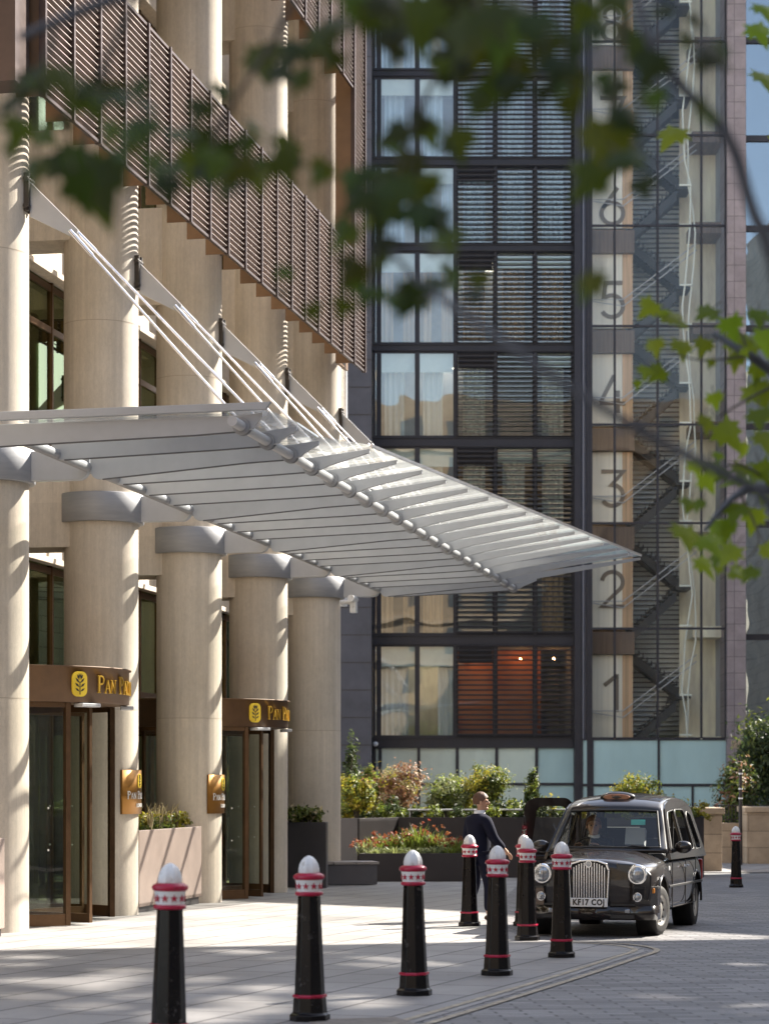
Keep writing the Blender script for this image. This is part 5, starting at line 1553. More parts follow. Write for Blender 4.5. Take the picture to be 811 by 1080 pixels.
b.add([gv[i] for i in used], [tuple(ix[i] for i in q) for q in shell])
bm_ = b.build('roof', M['car_black'], cab, clean=True)
bm_.modifiers.new('solid', 'SOLIDIFY').thickness = .03; bm_.modifiers['solid'].offset = 0
for nm, w in (('windscreen', wf), ('rear_window', wr)):
    used = sorted({i for q in w for i in q}); ix = {i: n for n, i in enumerate(used)}
    g = MB(CM); g.smooth = True; g.add([gv[i] for i in used], [tuple(ix[i] for i in q) for q in w]); g.build(nm, M['glass_car'], cab, clean=True)
b = MB(CM)      # black rubber round the windscreen
for k0 in (2, 8):
    b.tube([Vector(top_pt(i, FR[k0])) + Vector((.01, 0, .008)) for i in (1, 2, 3)], .014, 6)
b.tube([Vector(top_pt(1, f)) + Vector((.01, 0, .01)) for f in FR[2:9]], .016, 6); b.tube([Vector(top_pt(3, f)) + Vector((.01, 0, .008)) for f in FR[2:9]], .014, 6)
b.build('windscreen_seal', M['car_trim'], cab)
# side panels with window openings
def rounded(poly, r=.06, k=4):
    out = []; n = len(poly)
    for i in range(n):
        p, a, c = Vector(poly[i]), Vector(poly[i-1]), Vector(poly[(i+1) % n])
        d1, d2 = (a - p), (c - p); rr = min(r, d1.length * .4, d2.length * .4)
        s, e = p + d1.normalized() * rr, p + d2.normalized() * rr
        for j in range(k + 1):
            t = j / k; out.append((1-t)**2 * s + 2*t*(1-t) * p + t*t * e)
    return out
WIN = {'front': rounded([(.66, 1.08), (.33, 1.50), (.20, 1.60), (-.33, 1.63), (-.33, 1.08)]),
       'rear': rounded([(-.43, 1.08), (-.43, 1.635), (-1.14, 1.635), (-1.24, 1.57), (-1.27, 1.08)], .08),
       'quarter': rounded([(-1.37, 1.08), (-1.35, 1.55), (-1.46, 1.61), (-1.74, 1.57), (-1.92, 1.15), (-1.87, 1.08)])}
def side_panel(s):
    outer = [(x, z - .012) for x, z in ROWS] + [(-2.22, .97), (.92, .97)]
    loops = [[Vector(p) for p in outer]] + list(WIN.values())
    bm = bmesh.new(); edges = []
    for lp in loops:
        vv = [bm.verts.new((p[0], s * (side_y(p[1]) + .004), p[1])) for p in lp]
        for i in range(len(vv)): edges.append(bm.edges.new((vv[i], vv[(i+1) % len(vv)])))
    bmesh.ops.triangle_fill(bm, use_beauty=True, use_dissolve=False, edges=edges)
    # drop faces that fell inside a window
    kill = []
    for f in bm.faces:
        c = f.calc_center_median()
        for lp in WIN.values():
            ins = False; n = len(lp)
            for i in range(n):
                x1, z1 = lp[i][0], lp[i][1]; x2, z2 = lp[(i+1) % n][0], lp[(i+1) % n][1]
                if (z1 > c.z) != (z2 > c.z) and c.x < (x2 - x1) * (c.z - z1) / (z2 - z1) + x1: ins = not ins
            if ins: kill.append(f)
    bmesh.ops.delete(bm, geom=list(set(kill)), context='FACES_ONLY')
    me = bpy.data.meshes.new('side'); bm.to_mesh(me); bm.free()
    m = MB(CM); m.mesh(me); bpy.data.meshes.remove(me)
    o = m.build('side_panel', M['car_black'], cab, clean=True)
    md = o.modifiers.new('solid', 'SOLIDIFY'); md.thickness = .035; md.offset = 0
    return o
for s in (-1, 1):
    sp = side_panel(s)
    for nm, lp in WIN.items():
        b = MB(CM); pts = [(p[0], s * (side_y(p[1]) + .018), p[1]) for p in lp]; b.tube(pts + [pts[0]], .011, 6, caps=False); b.build('window_seal', M['car_trim'], sp)
        if s == -1 and nm == 'rear': continue
        if s == 1 and nm in ('front', 'rear'): continue      # wound down
        b = MB(CM); b.add([(p[0], s * (side_y(p[1]) - .006), p[1]) for p in lp], [tuple(range(len(lp)))]); b.build('window_pane', M['glass_car'], sp)
# door lines, handles, rubbing strip, mirrors
for s in (-1, 1):
    b = MB(CM)
    for xx in (.74, -.38, -1.30): b.box((xx - .005, s*.886, .34), (xx + .005, s*.8965, .95))
    b.box((-1.3, s*.886, .335), (.74, s*.8965, .345)); b.build('door_gap', M['ink'], cab)
    b = MB(CM); b.box((-1.9, s*.884, .60), (1.0, s*.903, .635)); b.build('rubbing_strip', M['car_trim'], cab, bevel=.006)
    for xx in (-.24, -.52):
        b = MB(CM); b.box((xx - .09, s*.885, .85), (xx + .09, s*.925, .885)); b.build('handle', M['chrome'], cab, bevel=.012)
    b = MB(CM); b.tube([(.58, s*.80, 1.06), (.60, s*.93, 1.10)], .025, 8); mr = b.build('mirror', M['car_trim'], cab)
    b = MB(CM); b.ball((.60, s*1.02, 1.135), (.075, .125, .085), 18, 10); b.build('mirror_shell', M['car_black'], mr)
    b = MB(CM); b.ball((.545, s*1.02, 1.135), (.03, .105, .068), 16, 8); b.build('mirror_glass', M['chrome'], mr)
    b = MB(CM); b.tube([(1.0, s*.884, .86), (1.0, s*.897, .86)], .03, 16); b.build('side_repeater', M['plate_white'], cab)
    b = MB(CM); b.box((-2.34, s*.74 - .06, .62), (-2.26, s*.74 + .10, .92)); b.build('tail_light', M['red_lens'], cab, bevel=.02)
# roof sign
b = MB(CM); b.smooth = True
b.ball((.14, 0, 1.80), (.11, .26, .082), 28, 14)
sg = b.build('roof_sign', M['car_black'], cab)
b = MB(CM); b.prism([(.195 * math.cos(R(a)), 1.803 + .044 * math.sin(R(a))) for a in range(0, 360, 12)], .20, .246, 0); b.build('sign_face', M['amber'], sg, bevel=.006)
tm = text_mesh('TAXI', .062, .001, spacing=1.25)
b = MB(CM); b.mesh(tm, Matrix.Translation((.2475, 0, 1.803)) @ Matrix.Rotation(R(90), 4, 'Z') @ Matrix.Rotation(R(90), 4, 'X')); b.build('lettering', M['ink'], sg)
# wipers
for y0, y1 in ((-.45, .12), (.12, .62)):
    b = MB(CM); pa, pb = Vector((1.0, y0, 1.11)), Vector((.97, y1, 1.135)); b.tube([pa, (pa + pb) / 2 + Vector((.01, 0, .03)), pb], .011, 6); b.tube([(1.0, y0, 1.08), (.985, y0 + .1, 1.135)], .012, 6); b.build('wiper', M['car_trim'], cab)
# wheels
for ax, steer in ((1.445, R(-14)), (-1.441, 0)):
    for s in (-1, 1):
        T = Matrix.Translation((ax, s * .765, .325)) @ Matrix.Rotation(steer, 4, 'Z') @ Matrix.Rotation(R(-90) * s, 4, 'X')
        b = MB(CM); b.lathe([(.205, -.10), (.27, -.105), (.305, -.09), (.325, -.06), (.328, 0), (.325, .06), (.305, .09), (.27, .105), (.205, .10)], n=40, T=T, cap=False)
        wh = b.build('wheel', M['rubber'], cab)
        b = MB(CM); b.lathe([(.215, .095), (.20, .10), (.185, .07), (.12, .055), (.10, .075), (.06, .085), (.0, .088)], n=36, T=T, cap=False)
        b.lathe([(.215, -.095), (.10, -.05), (.0, -.05)], n=24, T=T, cap=False); b.build('rim', M['rim'], wh)
        b = MB(CM)
        for k in range(10):
            a = 2*math.pi*k/10; b.tube([(.155*math.cos(a), .155*math.sin(a), .05), (.155*math.cos(a), .155*math.sin(a), .0665)], .017, 8, T=T)
        b.build('rim_hole', M['ink'], wh)
# interior
b = MB(CM); b.box((-2.1, -.80, .36), (.9, .80, .42)); b.box((.86, -.8, .42), (.9, .8, 1.03)); b.box((-2.1, -.8, .42), (-1.95, .8, 1.25)); b.build('interior_floor', M['car_trim'], cab)
b = MB(CM); b.box((.55, -.76, .80), (.86, .76, 1.05)); b.ball((.60, -.38, 1.05), (.16, .24, .09), 14, 8); b.build('dashboard', M['car_trim'], cab, bevel=.03)
for y in (-.38, .38):
    b = MB(CM); b.box((-.25, y - .24, .42), (.25, y + .24, .62)); b.box((-.36, y - .23, .58), (-.22, y + .23, 1.24)); b.box((-.34, y - .13, 1.30), (-.24, y + .13, 1.52)); b.tube([(-.29, y - .06, 1.2), (-.29, y - .06, 1.32)], .012, 6); b.tube([(-.29, y + .06, 1.2), (-.29, y + .06, 1.32)], .012, 6)
    b.build('seat', M['seat'], cab, bevel=.03)
b = MB(CM); b.box((-1.95, -.70, .42), (-1.45, .70, .70)); b.box((-1.98, -.70, .70), (-1.82, .70, 1.38)); b.build('seat', M['seat'], cab, bevel=.03)
b = MB(CM); b.box((-.48, -.78, .42), (-.45, .78, 1.05)); b.box((-.48, -.70, 1.05), (-.45, -.66, 1.68)); b.box((-.48, .66, 1.05), (-.45, .70, 1.68)); b.build('partition', M['car_trim'], cab)
b = MB(CM); ring_pts = [Vector((.36 + .09 * math.cos(R(a)) , -.38 + .19 * math.sin(R(a)), 1.08 + .17 * math.cos(R(a)))) for a in range(0, 361, 20)]; b.tube(ring_pts, .015, 8, caps=False); b.tube([(.36, -.38, 1.08), (.58, -.38, .98)], .03, 8); b.box((.345, -.55, 1.065), (.375, -.21, 1.095)); b.build('steering_wheel', M['car_trim'], cab)
b = MB(CM); b.box((.45, -.11, 1.52), (.48, .11, 1.58)); b.tube([(.47, 0, 1.57), (.50, 0, 1.64)], .012, 6); b.build('rear_view_mirror', M['car_trim'], cab)
b = MB(CM); b.box((.60, .28, 1.43), (.607, .48, 1.50), Matrix.Translation((0, 0, 0))); b.build('sticker', M['cyan_sticker'], cab)
b = MB(CM); b.box((.50, .14, 1.06), (.62, .42, 1.30), Matrix.Translation((.2, 0, .35)) @ Matrix.Rotation(R(-20), 4, 'Y') @ Matrix.Translation((-.2, 0, -.35))); b.build('clipboard', mat('grey_card', (.35, .36, .38), .7), cab)
# open rear door, hinged at its back edge
hx, hy, OA = -1.28, -.885, R(-76)
TD = Matrix.Translation((hx, hy, 0)) @ Matrix.Rotation(OA, 4, 'Z')      # door local: x along the door from the hinge, z up
b = MB(CM)
b.prism(rounded([(.02, .36), (.80, .36), (.86, .50), (.86, .98), (.02, .98)], .07), -.035, .035, 1, TD)
dr = b.build('rear_door', M['car_black'], cab, bevel=.012)
b = MB(CM)
lean = lambda z: (z - .98) * .26
fo = rounded([(.02, .98), (.05, 1.68), (.16, 1.80), (.66, 1.80), (.80, 1.72), (.88, .98)], .10)
fi = rounded([(.15, 1.14), (.17, 1.62), (.23, 1.68), (.55, 1.68), (.62, 1.63), (.69, 1.14)], .06)
for i in range(len(fo)):
    j = (i + 1) % len(fo)
    vs = []
    for (p, yy) in ((fo[i], -.022), (fo[j], -.022), (fi[j], -.022), (fi[i], -.022), (fo[i], .022), (fo[j], .022), (fi[j], .022), (fi[i], .022)): vs.append((p[0], yy + lean(p[1]), p[1]))
    b.add(vs, [(0, 1, 2, 3), (7, 6, 5, 4), (0, 4, 5, 1), (3, 2, 6, 7)], TD)
b.build('window_frame', M['car_black'], dr, clean=True)
b = MB(CM); b.add([(p[0], lean(p[1]), p[1]) for p in fi], [tuple(range(len(fi)))], TD); b.build('window_pane', M['glass_car'], dr)
b = MB(CM); b.box((.12, .036, .44), (.74, .055, .90), TD); b.box((.2, .055, .70), (.66, .10, .76), TD); b.build('door_card', M['car_trim'], dr, bevel=.01)
b = MB(CM); b.box((.70, -.065, .84), (.83, -.036, .875), TD); b.build('handle', M['chrome'], dr, bevel=.01)

# ================================================================ people
M['skin'] = mat('skin', (0.52, 0.30, 0.20), 0.5, var=0.08, scale=20)
M['hair'] = mat('brown_hair', (0.10, 0.045, 0.022), 0.6, var=0.3, scale=30)
M['hair_ginger'] = mat('auburn_hair', (0.16, 0.055, 0.02), 0.6, var=0.3, scale=30)
M['suit'] = mat('navy_suit', (0.011, 0.012, 0.026), 0.85, var=0.25, scale=6, bump=0.25, bscale=9, spec=0.15)
M['shirt'] = mat('white_shirt', (0.75, 0.75, 0.76), 0.8)
M['shoe'] = mat('brown_leather', (0.05, 0.022, 0.012), 0.35)
M['jumper'] = mat('dark_jumper', (0.03, 0.03, 0.035), 0.9)
def hand_chains(w, e, s, curl=.5):
    """five skinned fingers rooted in the palm; w wrist, e elbow, s = which side the thumb leaves"""
    w, e = Vector(w), Vector(e); d = (w - e).normalized(); side = d.cross(Vector((0, 0, 1)))
    side = side.normalized() if side.length > .1 else Vector((1, 0, 0)); nrm = side.cross(d)
    out = []
    for k, ln in enumerate((.070, .080, .075, .058)):
        r0 = w + d * .045 + side * (.030 - .020 * k) * s
        p1 = r0 + d * .045; p2 = p1 + (d - nrm * curl * .6).normalized() * ln * .55; p3 = p2 + (d * .6 - nrm * curl).normalized() * ln * .45
        out.append(([(r0, .012), (p1, .0095), (p2, .0085), (p3, .007)], [(0, 1), (1, 2), (2, 3)]))
    t0 = w + d * .03 + side * .028 * s; t1 = t0 + (d * .6 + side * s * .8).normalized() * .04; t2 = t1 + (d + side * .2 * s - nrm * .3).normalized() * .035
    out.append(([(t0, .013), (t1, .011), (t2, .0085)], [(0, 1), (1, 2)]))
    return out
def person(root, J, head_turn, suit, hairm, legs=True, skinm='skin', T=None):
    """J: joints in the figure's own frame (x right, y forward, z up)"""
    F = ROOTM[root] if T is None else T
    v = lambda k: Vector(J[k])
    hc = v('head'); ht = Matrix.Translation(hc) @ Matrix.Rotation(head_turn, 4, 'Z')
    h = lambda x, y, z: ht @ Vector((x, y, z))
    vs = [(v('pelvis'), .12), (v('waist'), .11), (v('chest'), .115), (v('neck'), .055), (h(0, .005, -.09), .058), (h(0, .012, -.03), .082), (h(0, -.005, .035), .092), (h(0, -.01, .085), .066)]
    es = [(0, 1), (1, 2), (2, 3), (3, 4), (4, 5), (5, 6), (6, 7)]
    for s in ('L', 'R'):
        i = len(vs); vs += [(v('sh' + s), .06), (v('el' + s), .043), (v('wr' + s), .028), (v('wr' + s) + (v('wr' + s) - v('el' + s)).normalized() * .06, (.038, .02))]
        es += [(2, i), (i, i+1), (i+1, i+2), (i+2, i+3)]
    for s in ('L', 'R'):
        i = len(vs); vs += [(v('hip' + s), .088), (v('kn' + s), .056), (v('an' + s), .040)]; es += [(0, i), (i, i+1), (i+1, i+2)]
        if legs:
            vs += [(v('toe' + s), .032)]; es += [(i+2, i+3)]
    b = MB(F); b.smooth = True
    b.mesh(skin_mesh((vs, es)))
    # nose, ears, chin, brow
    for c, r in (((0, .098, -.012), (.013, .022, .024)), ((.088, .0, .0), (.012, .022, .032)), ((-.088, .0, .0), (.012, .022, .032)), ((0, .07, -.085), (.035, .028, .026)), ((0, .078, .028), (.055, .018, .012)), ((0, .082, -.052), (.026, .014, .009))):
        m = MB(); m.ball((0, 0, 0), r, 10, 7)
        b.add([ht @ (Vector(c) + Vector(q)) for q in m.v], m.f)
    for s in ('L', 'R'):
        for ch in hand_chains(J['wr' + s], J['el' + s], 1 if s == 'L' else -1): b.mesh(skin_mesh(ch, 1))
    body_ = b.build('body', M[skinm], root)
    e = MB(F)
    for sx in (-1, 1): e.ball(h(sx * .032, .082, .012), .012, 8, 6)
    e.build('eye', M['ink'], body_)
    # hair
    b = MB(F); b.smooth = True
    n, mm = 20, 10; vv = []; ff = []
    for i in range(mm + 1):
        t = i / mm * R(112)
        for k in range(n):
            a = 2*math.pi*k/n
            fr = max(0, math.sin(a)); tt = t * (1 - .42 * fr ** .7)
            lump = 1 + .03 * math.sin(5 * a + 3 * t)
            vv.append(h(.100 * math.sin(tt) * math.cos(a) * lump, -.008 + .115 * math.sin(tt) * math.sin(a) * lump, .02 + .128 * math.cos(tt) * lump))
    for i in range(mm):
        for k in range(n): ff.append((i*n+k, i*n+(k+1) % n, (i+1)*n+(k+1) % n, (i+1)*n+k))
    b.add(vv, ff); b.build('hair', M[hairm], root)
    # jacket
    up = v('neck') - Vector((0, .02, .075))
    vs = [(v('pelvis') + Vector((0, -.01, -.12)), .19), (v('pelvis'), .18), (v('waist'), .175), (v('chest'), .205), (up, .15), (v('neck') + Vector((0, -.008, .005)), .078)]
    es = [(0, 1), (1, 2), (2, 3), (3, 4), (4, 5)]
    for s in ('L', 'R'):
        i = len(vs); wr = v('el' + s) + (v('wr' + s) - v('el' + s)) * .9
        vs += [(v('sh' + s) + Vector((0, 0, .0)), .098), (v('el' + s), .072), (wr, .055)]; es += [(4 if legs else 4, i), (i, i+1), (i+1, i+2)]
    if not legs: vs, es = vs[1:], [(a-1, c-1) for a, c in es if a > 0]
    b = MB(F); b.smooth = True; b.mesh(skin_mesh((vs, es))); b.build('jacket', M[suit], root)
    b = MB(F); nk = v('neck'); b.lathe([(.082, -.01), (.074, .035), (.066, .037)], n=20, T=Matrix.Translation(nk), cap=False); b.build('collar', M['shirt'], root)
    if legs:
        vs = [(v('pelvis') + Vector((0, 0, -.03)), .125)]; es = []
        for s in ('L', 'R'):
            i = len(vs); vs += [(v('hip' + s), .105), (v('kn' + s), .078), (v('an' + s) + Vector((0, 0, .03)), .068)]; es += [(0, i), (i, i+1), (i+1, i+2)]
        b = MB(F); b.smooth = True; b.mesh(skin_mesh((vs, es))); b.build('trousers', M[suit], root)
        for s in ('L', 'R'):
            a_, t_ = v('an' + s), v('toe' + s); d = Vector((t_.x - a_.x, t_.y - a_.y, 0)).normalized()
            zf = min(a_.z, t_.z) - .045
            b = MB(F); b.smooth = True
            c = (a_ + t_) / 2 + d * .01; m = MB(); m.ball((0, 0, 0), (.052, .150, .058), 14, 8)
            ang = math.atan2(-d.x, d.y)
            for q in m.v:
                if q.z < -.035: q.z = -.035
            b.add([Vector((c.x, c.y, max(zf, 0) + .04)) + Matrix.Rotation(ang, 3, 'Z') @ q for q in m.v], m.f); b.build('shoe', M['shoe'], root)
MX, MY = 1.30, 32.8
man = thing('person', 'man in a navy suit seen from behind, reaching for the open cab door', 'person', (MX, MY, gz(MY) + .004), R(-58))
person(man, dict(pelvis=(0, 0, .93), waist=(0, .01, 1.08), chest=(0, .0, 1.29), neck=(0, .015, 1.49), head=(0, .045, 1.635),
    shR=(.185, 0, 1.40), elR=(.245, .08, 1.14), wrR=(.235, .29, .965), shL=(-.185, -.01, 1.40), elL=(-.245, -.03, 1.13), wrL=(-.235, .06, .90),
    hipR=(.09, 0, .89), knR=(.10, .11, .50), anR=(.10, .10, .085), toeR=(.11, .24, .045), hipL=(-.09, 0, .89), knL=(-.10, .02, .49), anL=(-.10, -.16, .085), toeL=(-.11, -.02, .045)),
    R(-38), 'suit', 'hair')
# driver, sitting at the wheel (right-hand drive)
dq = CM @ Vector((-.08, -.38, .58))
drv = thing('person', 'cab driver in a dark top sitting behind the windscreen at the wheel', 'person', dq, yaw - R(90))
person(drv, dict(pelvis=(0, -.0, .08), waist=(0, .0, .24), chest=(0, .02, .44), neck=(0, .04, .63), head=(0, .07, .775),
    shR=(.18, .03, .55), elR=(.24, .22, .36), wrR=(.16, .40, .50), shL=(-.18, .03, .55), elL=(-.24, .22, .36), wrL=(-.14, .40, .50),
    hipR=(.09, .06, .06), knR=(.13, .42, .10), anR=(.13, .56, -.12), hipL=(-.09, .06, .06), knL=(-.13, .42, .10), anL=(-.13, .56, -.12)),
    R(10), 'jumper', 'hair_ginger', legs=False)
# ================================================================ plane trees whose twigs hang into the view
LEAF = [(0, 0), (.10, .04), (.34, -.10), (.28, .10), (.52, .22), (.34, .28), (.40, .46), (.20, .44), (.16, .58), (0, .92), (-.16, .58), (-.20, .44), (-.40, .46), (-.34, .28), (-.52, .22), (-.28, .10), (-.34, -.10), (-.10, .04)]
def plane_leaf(b, rnd, p, size, face=None):
    nrm = Vector((rnd.gauss(0, .4), -1 + rnd.gauss(0, .3), rnd.gauss(.35, .4))).normalized() if face is None else face
    down = Vector((rnd.gauss(0, .5), rnd.gauss(0, .3), -1)).normalized()
    t = (down - nrm * down.dot(nrm)).normalized(); w = nrm.cross(t)
    droop = rnd.uniform(.1, .5)
    vs = [p + (w * x + t * y) * size + nrm * (-droop * (x * x + .4 * y * y)) * size for x, y in LEAF]
    c = p + t * .38 * size + nrm * .03 * size
    n = len(vs); b.add(vs + [c], [(i, (i + 1) % n, n) for i in range(n)])
    b2 = p - t * size * .35 + nrm * .05 * size
    return b2
def leafy_tree(name, label, base, limbs, twigs, leaves, leafm, seed, extra):
    rnd = random.Random(seed)
    root = thing(name, label, 'tree', base)
    B = Vector(base); b = MB()
    b.tube([B, B + Vector((.03, .02, 1.2)), B + Vector((-.03, 0, 2.6)), B + Vector((.02, .05, 4.4))], [.17, .135, .115, .09], 16)
    for pts, r0, r1 in limbs:
        P = smooth_pts(pts, 5); b.tube(P, [r0 + (r1 - r0) * i / (len(P) - 1) for i in range(len(P))], 10)
    b.m = 1
    for pts, r in twigs:
        P = smooth_pts(pts, 4); b.tube(P, [r * (1 - .6 * i / (len(P) - 1)) for i in range(len(P))], 6)
    b.build('trunk', [M['bark'], M['twig']], root)
    b = MB(); petioles = b
    for p, s in leaves:
        e = plane_leaf(b, rnd, p, s); b.m = 1; b.tube([p, e], .0022, 4); b.m = 0
    for c, rad, n, s in extra:          # crown outside the frame
        for _ in range(n):
            p = Vector(c) + Vector((rnd.gauss(0, .5) * rad[0], rnd.gauss(0, .5) * rad[1], rnd.gauss(0, .5) * rad[2])); plane_leaf(b, rnd, p, s * rnd.uniform(.7, 1.2))
    b.build('crown', [M[leafm], M['twig']], root)
    return root
rnd = random.Random(11)
# near tree: trunk just right of the view, limbs crossing overhead, leaves hanging about 4.5 m away
D1 = 4.4
def leaves_px(lst, D, jit=.25, kk=1.3, k=1.0):
    out = []
    for u, v, px in lst:
        Y = D + rnd.uniform(-jit, jit); out.append((at(u, v - px * .45, Y), px * k * kk / FPX * Y))
    return out
L1 = [(505, 42, 66), (545, 74, 56), (584, 98, 48), (100, 184, 52), (92, 214, 54), (428, 206, 56), (446, 242, 46), (372, 12, 50), (470, 12, 60), (664, 178, 40), (210, 150, 38), (24, 140, 36), (290, 178, 36), (30, 92, 44), (62, 90, 48), (18, 118, 36), (88, 108, 44), (112, 100, 36), (42, 150, 30), (60, 178, 46), (96, 200, 62), (38, 182, 36), (130, 178, 40), (118, 140, 30), (150, 142, 40), (146, 96, 26), (182, 190, 42), (215, 118, 30), (222, 186, 44), (205, 175, 36), (252, 182, 48), (268, 190, 34), (240, 160, 30), (310, 162, 34), (316, 60, 34), (322, 88, 26), (276, 66, 46), (262, 140, 26), (170, 172, 30), (345, 182, 28), (338, 44, 40), (358, 40, 44), (392, 22, 52), (440, 22, 62), (452, 44, 46), (412, 40, 46), (470, 68, 40), (424, 60, 26), (482, 80, 34), (525, 38, 78), (560, 36, 52), (592, 78, 44), (602, 50, 34), (548, 20, 40), (626, 22, 38), (640, 8, 40), (600, 112, 28), (502, 106, 40), (478, 156, 36), (488, 148, 30), (448, 132, 28), (432, 150, 36), (412, 155, 30), (400, 196, 46), (418, 210, 52), (440, 208, 44), (434, 234, 44), (392, 218, 40), (372, 250, 36), (380, 290, 38), (396, 316, 32), (452, 268, 30), (420, 322, 24), (444, 318, 40), (470, 310, 30), (500, 318, 26), (408, 262, 30), (640, 150, 56), (652, 182, 48), (634, 196, 44), (658, 160, 30), (646, 100, 34), (692, 72, 42), (712, 66, 36), (738, 68, 38), (760, 60, 26), (676, 50, 34), (628, 304, 38), (690, 104, 24), (708, 20, 26), (740, 114, 20), (305, 292, 20), (330, 330, 22), (365, 325, 24), (520, 92, 30), (575, 100, 24)]
lv = leaves_px(L1, D1)
extra_ = []
for u, v, px in L1:     # a second, smaller leaf beside most of them
    for _ in range(1):
        if rnd.random() < .85: extra_.append((u + rnd.uniform(-26, 26), v + rnd.uniform(-22, 22), px * rnd.uniform(.5, .95)))
lv += leaves_px(extra_, D1, .5)
P = lambda u, v, Y: at(u, v, Y)
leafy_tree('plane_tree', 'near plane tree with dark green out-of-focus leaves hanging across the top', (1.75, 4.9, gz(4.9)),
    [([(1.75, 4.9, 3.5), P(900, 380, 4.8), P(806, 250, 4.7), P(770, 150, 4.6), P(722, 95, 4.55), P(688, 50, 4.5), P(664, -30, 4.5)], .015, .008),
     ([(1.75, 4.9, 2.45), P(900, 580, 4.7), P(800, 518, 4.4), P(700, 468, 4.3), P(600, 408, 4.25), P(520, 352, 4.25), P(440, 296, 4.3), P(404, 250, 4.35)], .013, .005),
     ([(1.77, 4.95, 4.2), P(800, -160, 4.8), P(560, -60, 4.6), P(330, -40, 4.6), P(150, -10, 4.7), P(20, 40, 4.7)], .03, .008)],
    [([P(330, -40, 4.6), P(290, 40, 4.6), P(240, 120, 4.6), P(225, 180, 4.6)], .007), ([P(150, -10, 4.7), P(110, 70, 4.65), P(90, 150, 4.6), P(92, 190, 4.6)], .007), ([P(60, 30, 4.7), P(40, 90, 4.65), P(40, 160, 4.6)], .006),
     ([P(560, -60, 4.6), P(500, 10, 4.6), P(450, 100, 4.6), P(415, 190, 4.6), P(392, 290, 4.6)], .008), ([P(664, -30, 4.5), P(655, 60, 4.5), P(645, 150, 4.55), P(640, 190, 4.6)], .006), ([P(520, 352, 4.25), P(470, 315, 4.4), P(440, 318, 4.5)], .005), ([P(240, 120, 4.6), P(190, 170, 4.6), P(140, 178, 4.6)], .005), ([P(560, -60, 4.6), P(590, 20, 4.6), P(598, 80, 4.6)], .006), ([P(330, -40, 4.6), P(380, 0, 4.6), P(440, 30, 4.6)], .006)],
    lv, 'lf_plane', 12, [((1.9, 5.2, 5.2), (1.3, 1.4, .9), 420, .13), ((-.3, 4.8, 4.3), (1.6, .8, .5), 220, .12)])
D2 = 9.6
L2 = [(690, 330, 28), (702, 345, 32), (752, 338, 30), (768, 348, 32), (770, 368, 30), (788, 372, 44), (800, 340, 30), (806, 362, 34), (744, 368, 24), (718, 372, 30), (700, 400, 26), (752, 424, 22), (758, 466, 46), (744, 450, 26), (790, 420, 34), (806, 416, 30), (800, 446, 34), (748, 498, 28), (742, 512, 30), (764, 505, 28), (728, 538, 26), (720, 572, 40), (740, 582, 40), (736, 602, 32), (760, 562, 34), (776, 545, 34), (790, 520, 36), (800, 500, 30), (782, 500, 26), (796, 550, 32), (806, 585, 28), (776, 590, 34), (758, 592, 26), (770, 612, 22), (796, 610, 26), (806, 530, 30), (806, 470, 34), (788, 478, 22), (730, 496, 22), (776, 384, 24), (800, 396, 26), (690, 368, 24), (682, 396, 22)]
lv2 = leaves_px(L2, D2, .5, 1.08)
ex2 = []
for u, v, px in L2:
    if rnd.random() < .45: ex2.append((u + rnd.uniform(-14, 30), v + rnd.uniform(-18, 18), px * rnd.uniform(.45, .8)))
lv2 += leaves_px(ex2, D2, .8, 1.0)
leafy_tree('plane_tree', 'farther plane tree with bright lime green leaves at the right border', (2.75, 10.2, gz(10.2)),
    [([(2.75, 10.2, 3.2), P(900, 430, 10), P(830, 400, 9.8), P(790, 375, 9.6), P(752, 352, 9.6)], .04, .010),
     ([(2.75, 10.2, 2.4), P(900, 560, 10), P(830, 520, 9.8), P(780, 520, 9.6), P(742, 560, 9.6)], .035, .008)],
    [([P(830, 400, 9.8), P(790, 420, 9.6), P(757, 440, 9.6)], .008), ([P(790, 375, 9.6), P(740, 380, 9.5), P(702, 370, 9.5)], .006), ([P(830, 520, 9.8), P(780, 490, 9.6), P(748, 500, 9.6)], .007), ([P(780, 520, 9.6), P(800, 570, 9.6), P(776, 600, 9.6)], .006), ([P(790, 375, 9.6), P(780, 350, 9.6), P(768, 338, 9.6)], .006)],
    lv2, 'lf_lime', 13, [((2.75, 10.3, 5.0), (1.2, 1.2, 1.0), 420, .16), ((2.5, 9.8, 2.6), (.6, .7, .6), 40, .13)])

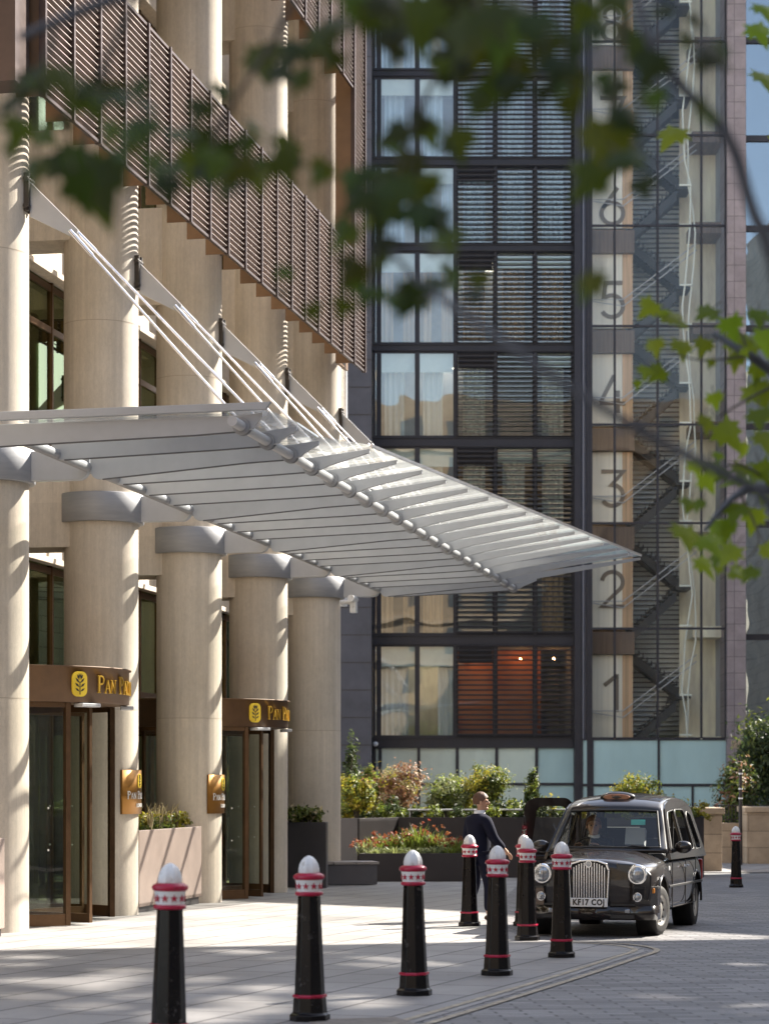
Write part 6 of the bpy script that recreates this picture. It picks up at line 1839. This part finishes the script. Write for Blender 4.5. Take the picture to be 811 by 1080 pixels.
# ================================================================ light, sky, camera
w = bpy.data.worlds.new('World'); scene.world = w; w.use_nodes = True
nt = w.node_tree
bg = nt.nodes['Background']; sk = nt.nodes.new('ShaderNodeTexSky')
sk.sky_type = 'NISHITA'; sk.sun_disc = False
EL = math.atan(TANE)
sdir = Vector((SUN_H.x, SUN_H.y, 0)).normalized() * math.cos(EL) + Vector((0, 0, math.sin(EL)))
sk.sun_elevation = EL; sk.sun_rotation = math.atan2(sdir.x, sdir.y)
sk.air_density = 1.0; sk.dust_density = 1.2; sk.ozone_density = 1.0; sk.altitude = 30
hs = nt.nodes.new('ShaderNodeHueSaturation'); hs.inputs['Saturation'].default_value = 0.72      # hazy, paler city sky
nt.links.new(sk.outputs[0], hs.inputs['Color']); nt.links.new(hs.outputs[0], bg.inputs[0]); bg.inputs[1].default_value = 0.10
sl = bpy.data.lights.new('sun', 'SUN'); sl.energy = 5.0; sl.angle = R(0.5); sl.color = (1.0, 0.93, 0.82)
so = bpy.data.objects.new('sun', sl); COL.objects.link(so)
so.rotation_euler = sdir.to_track_quat('Z', 'Y').to_euler(); so.location = (40, 30, 60)
cam = bpy.data.cameras.new('camera'); co = bpy.data.objects.new('camera', cam); COL.objects.link(co)
co.location = (0, 0, CAMZ); co.rotation_euler = (R(90), 0, 0)
cam.sensor_fit = 'VERTICAL'; cam.sensor_height = 36.0; cam.sensor_width = 27.0
cam.lens = FPX / 1080 * 36.0
cam.shift_y = (HV - 540) / 1080.0
cam.clip_start = 0.1; cam.clip_end = 2000
cam.dof.use_dof = True; cam.dof.focus_distance = 30.0; cam.dof.aperture_fstop = 2.8; cam.dof.aperture_blades = 0
scene.camera = co
scene.view_settings.view_transform = 'Standard'; scene.view_settings.look = 'None'
scene.view_settings.gamma = 1.0; scene.view_settings.use_curve_mapping = False
scene.view_settings.exposure = 1.85
scene.render.engine = 'CYCLES'
cy = scene.cycles
cy.max_bounces = 10; cy.diffuse_bounces = 4; cy.glossy_bounces = 5; cy.transmission_bounces = 6; cy.transparent_max_bounces = 24
cy.caustics_reflective = False; cy.caustics_refractive = False; cy.sample_clamp_indirect = 6.0
cy.use_denoising = True
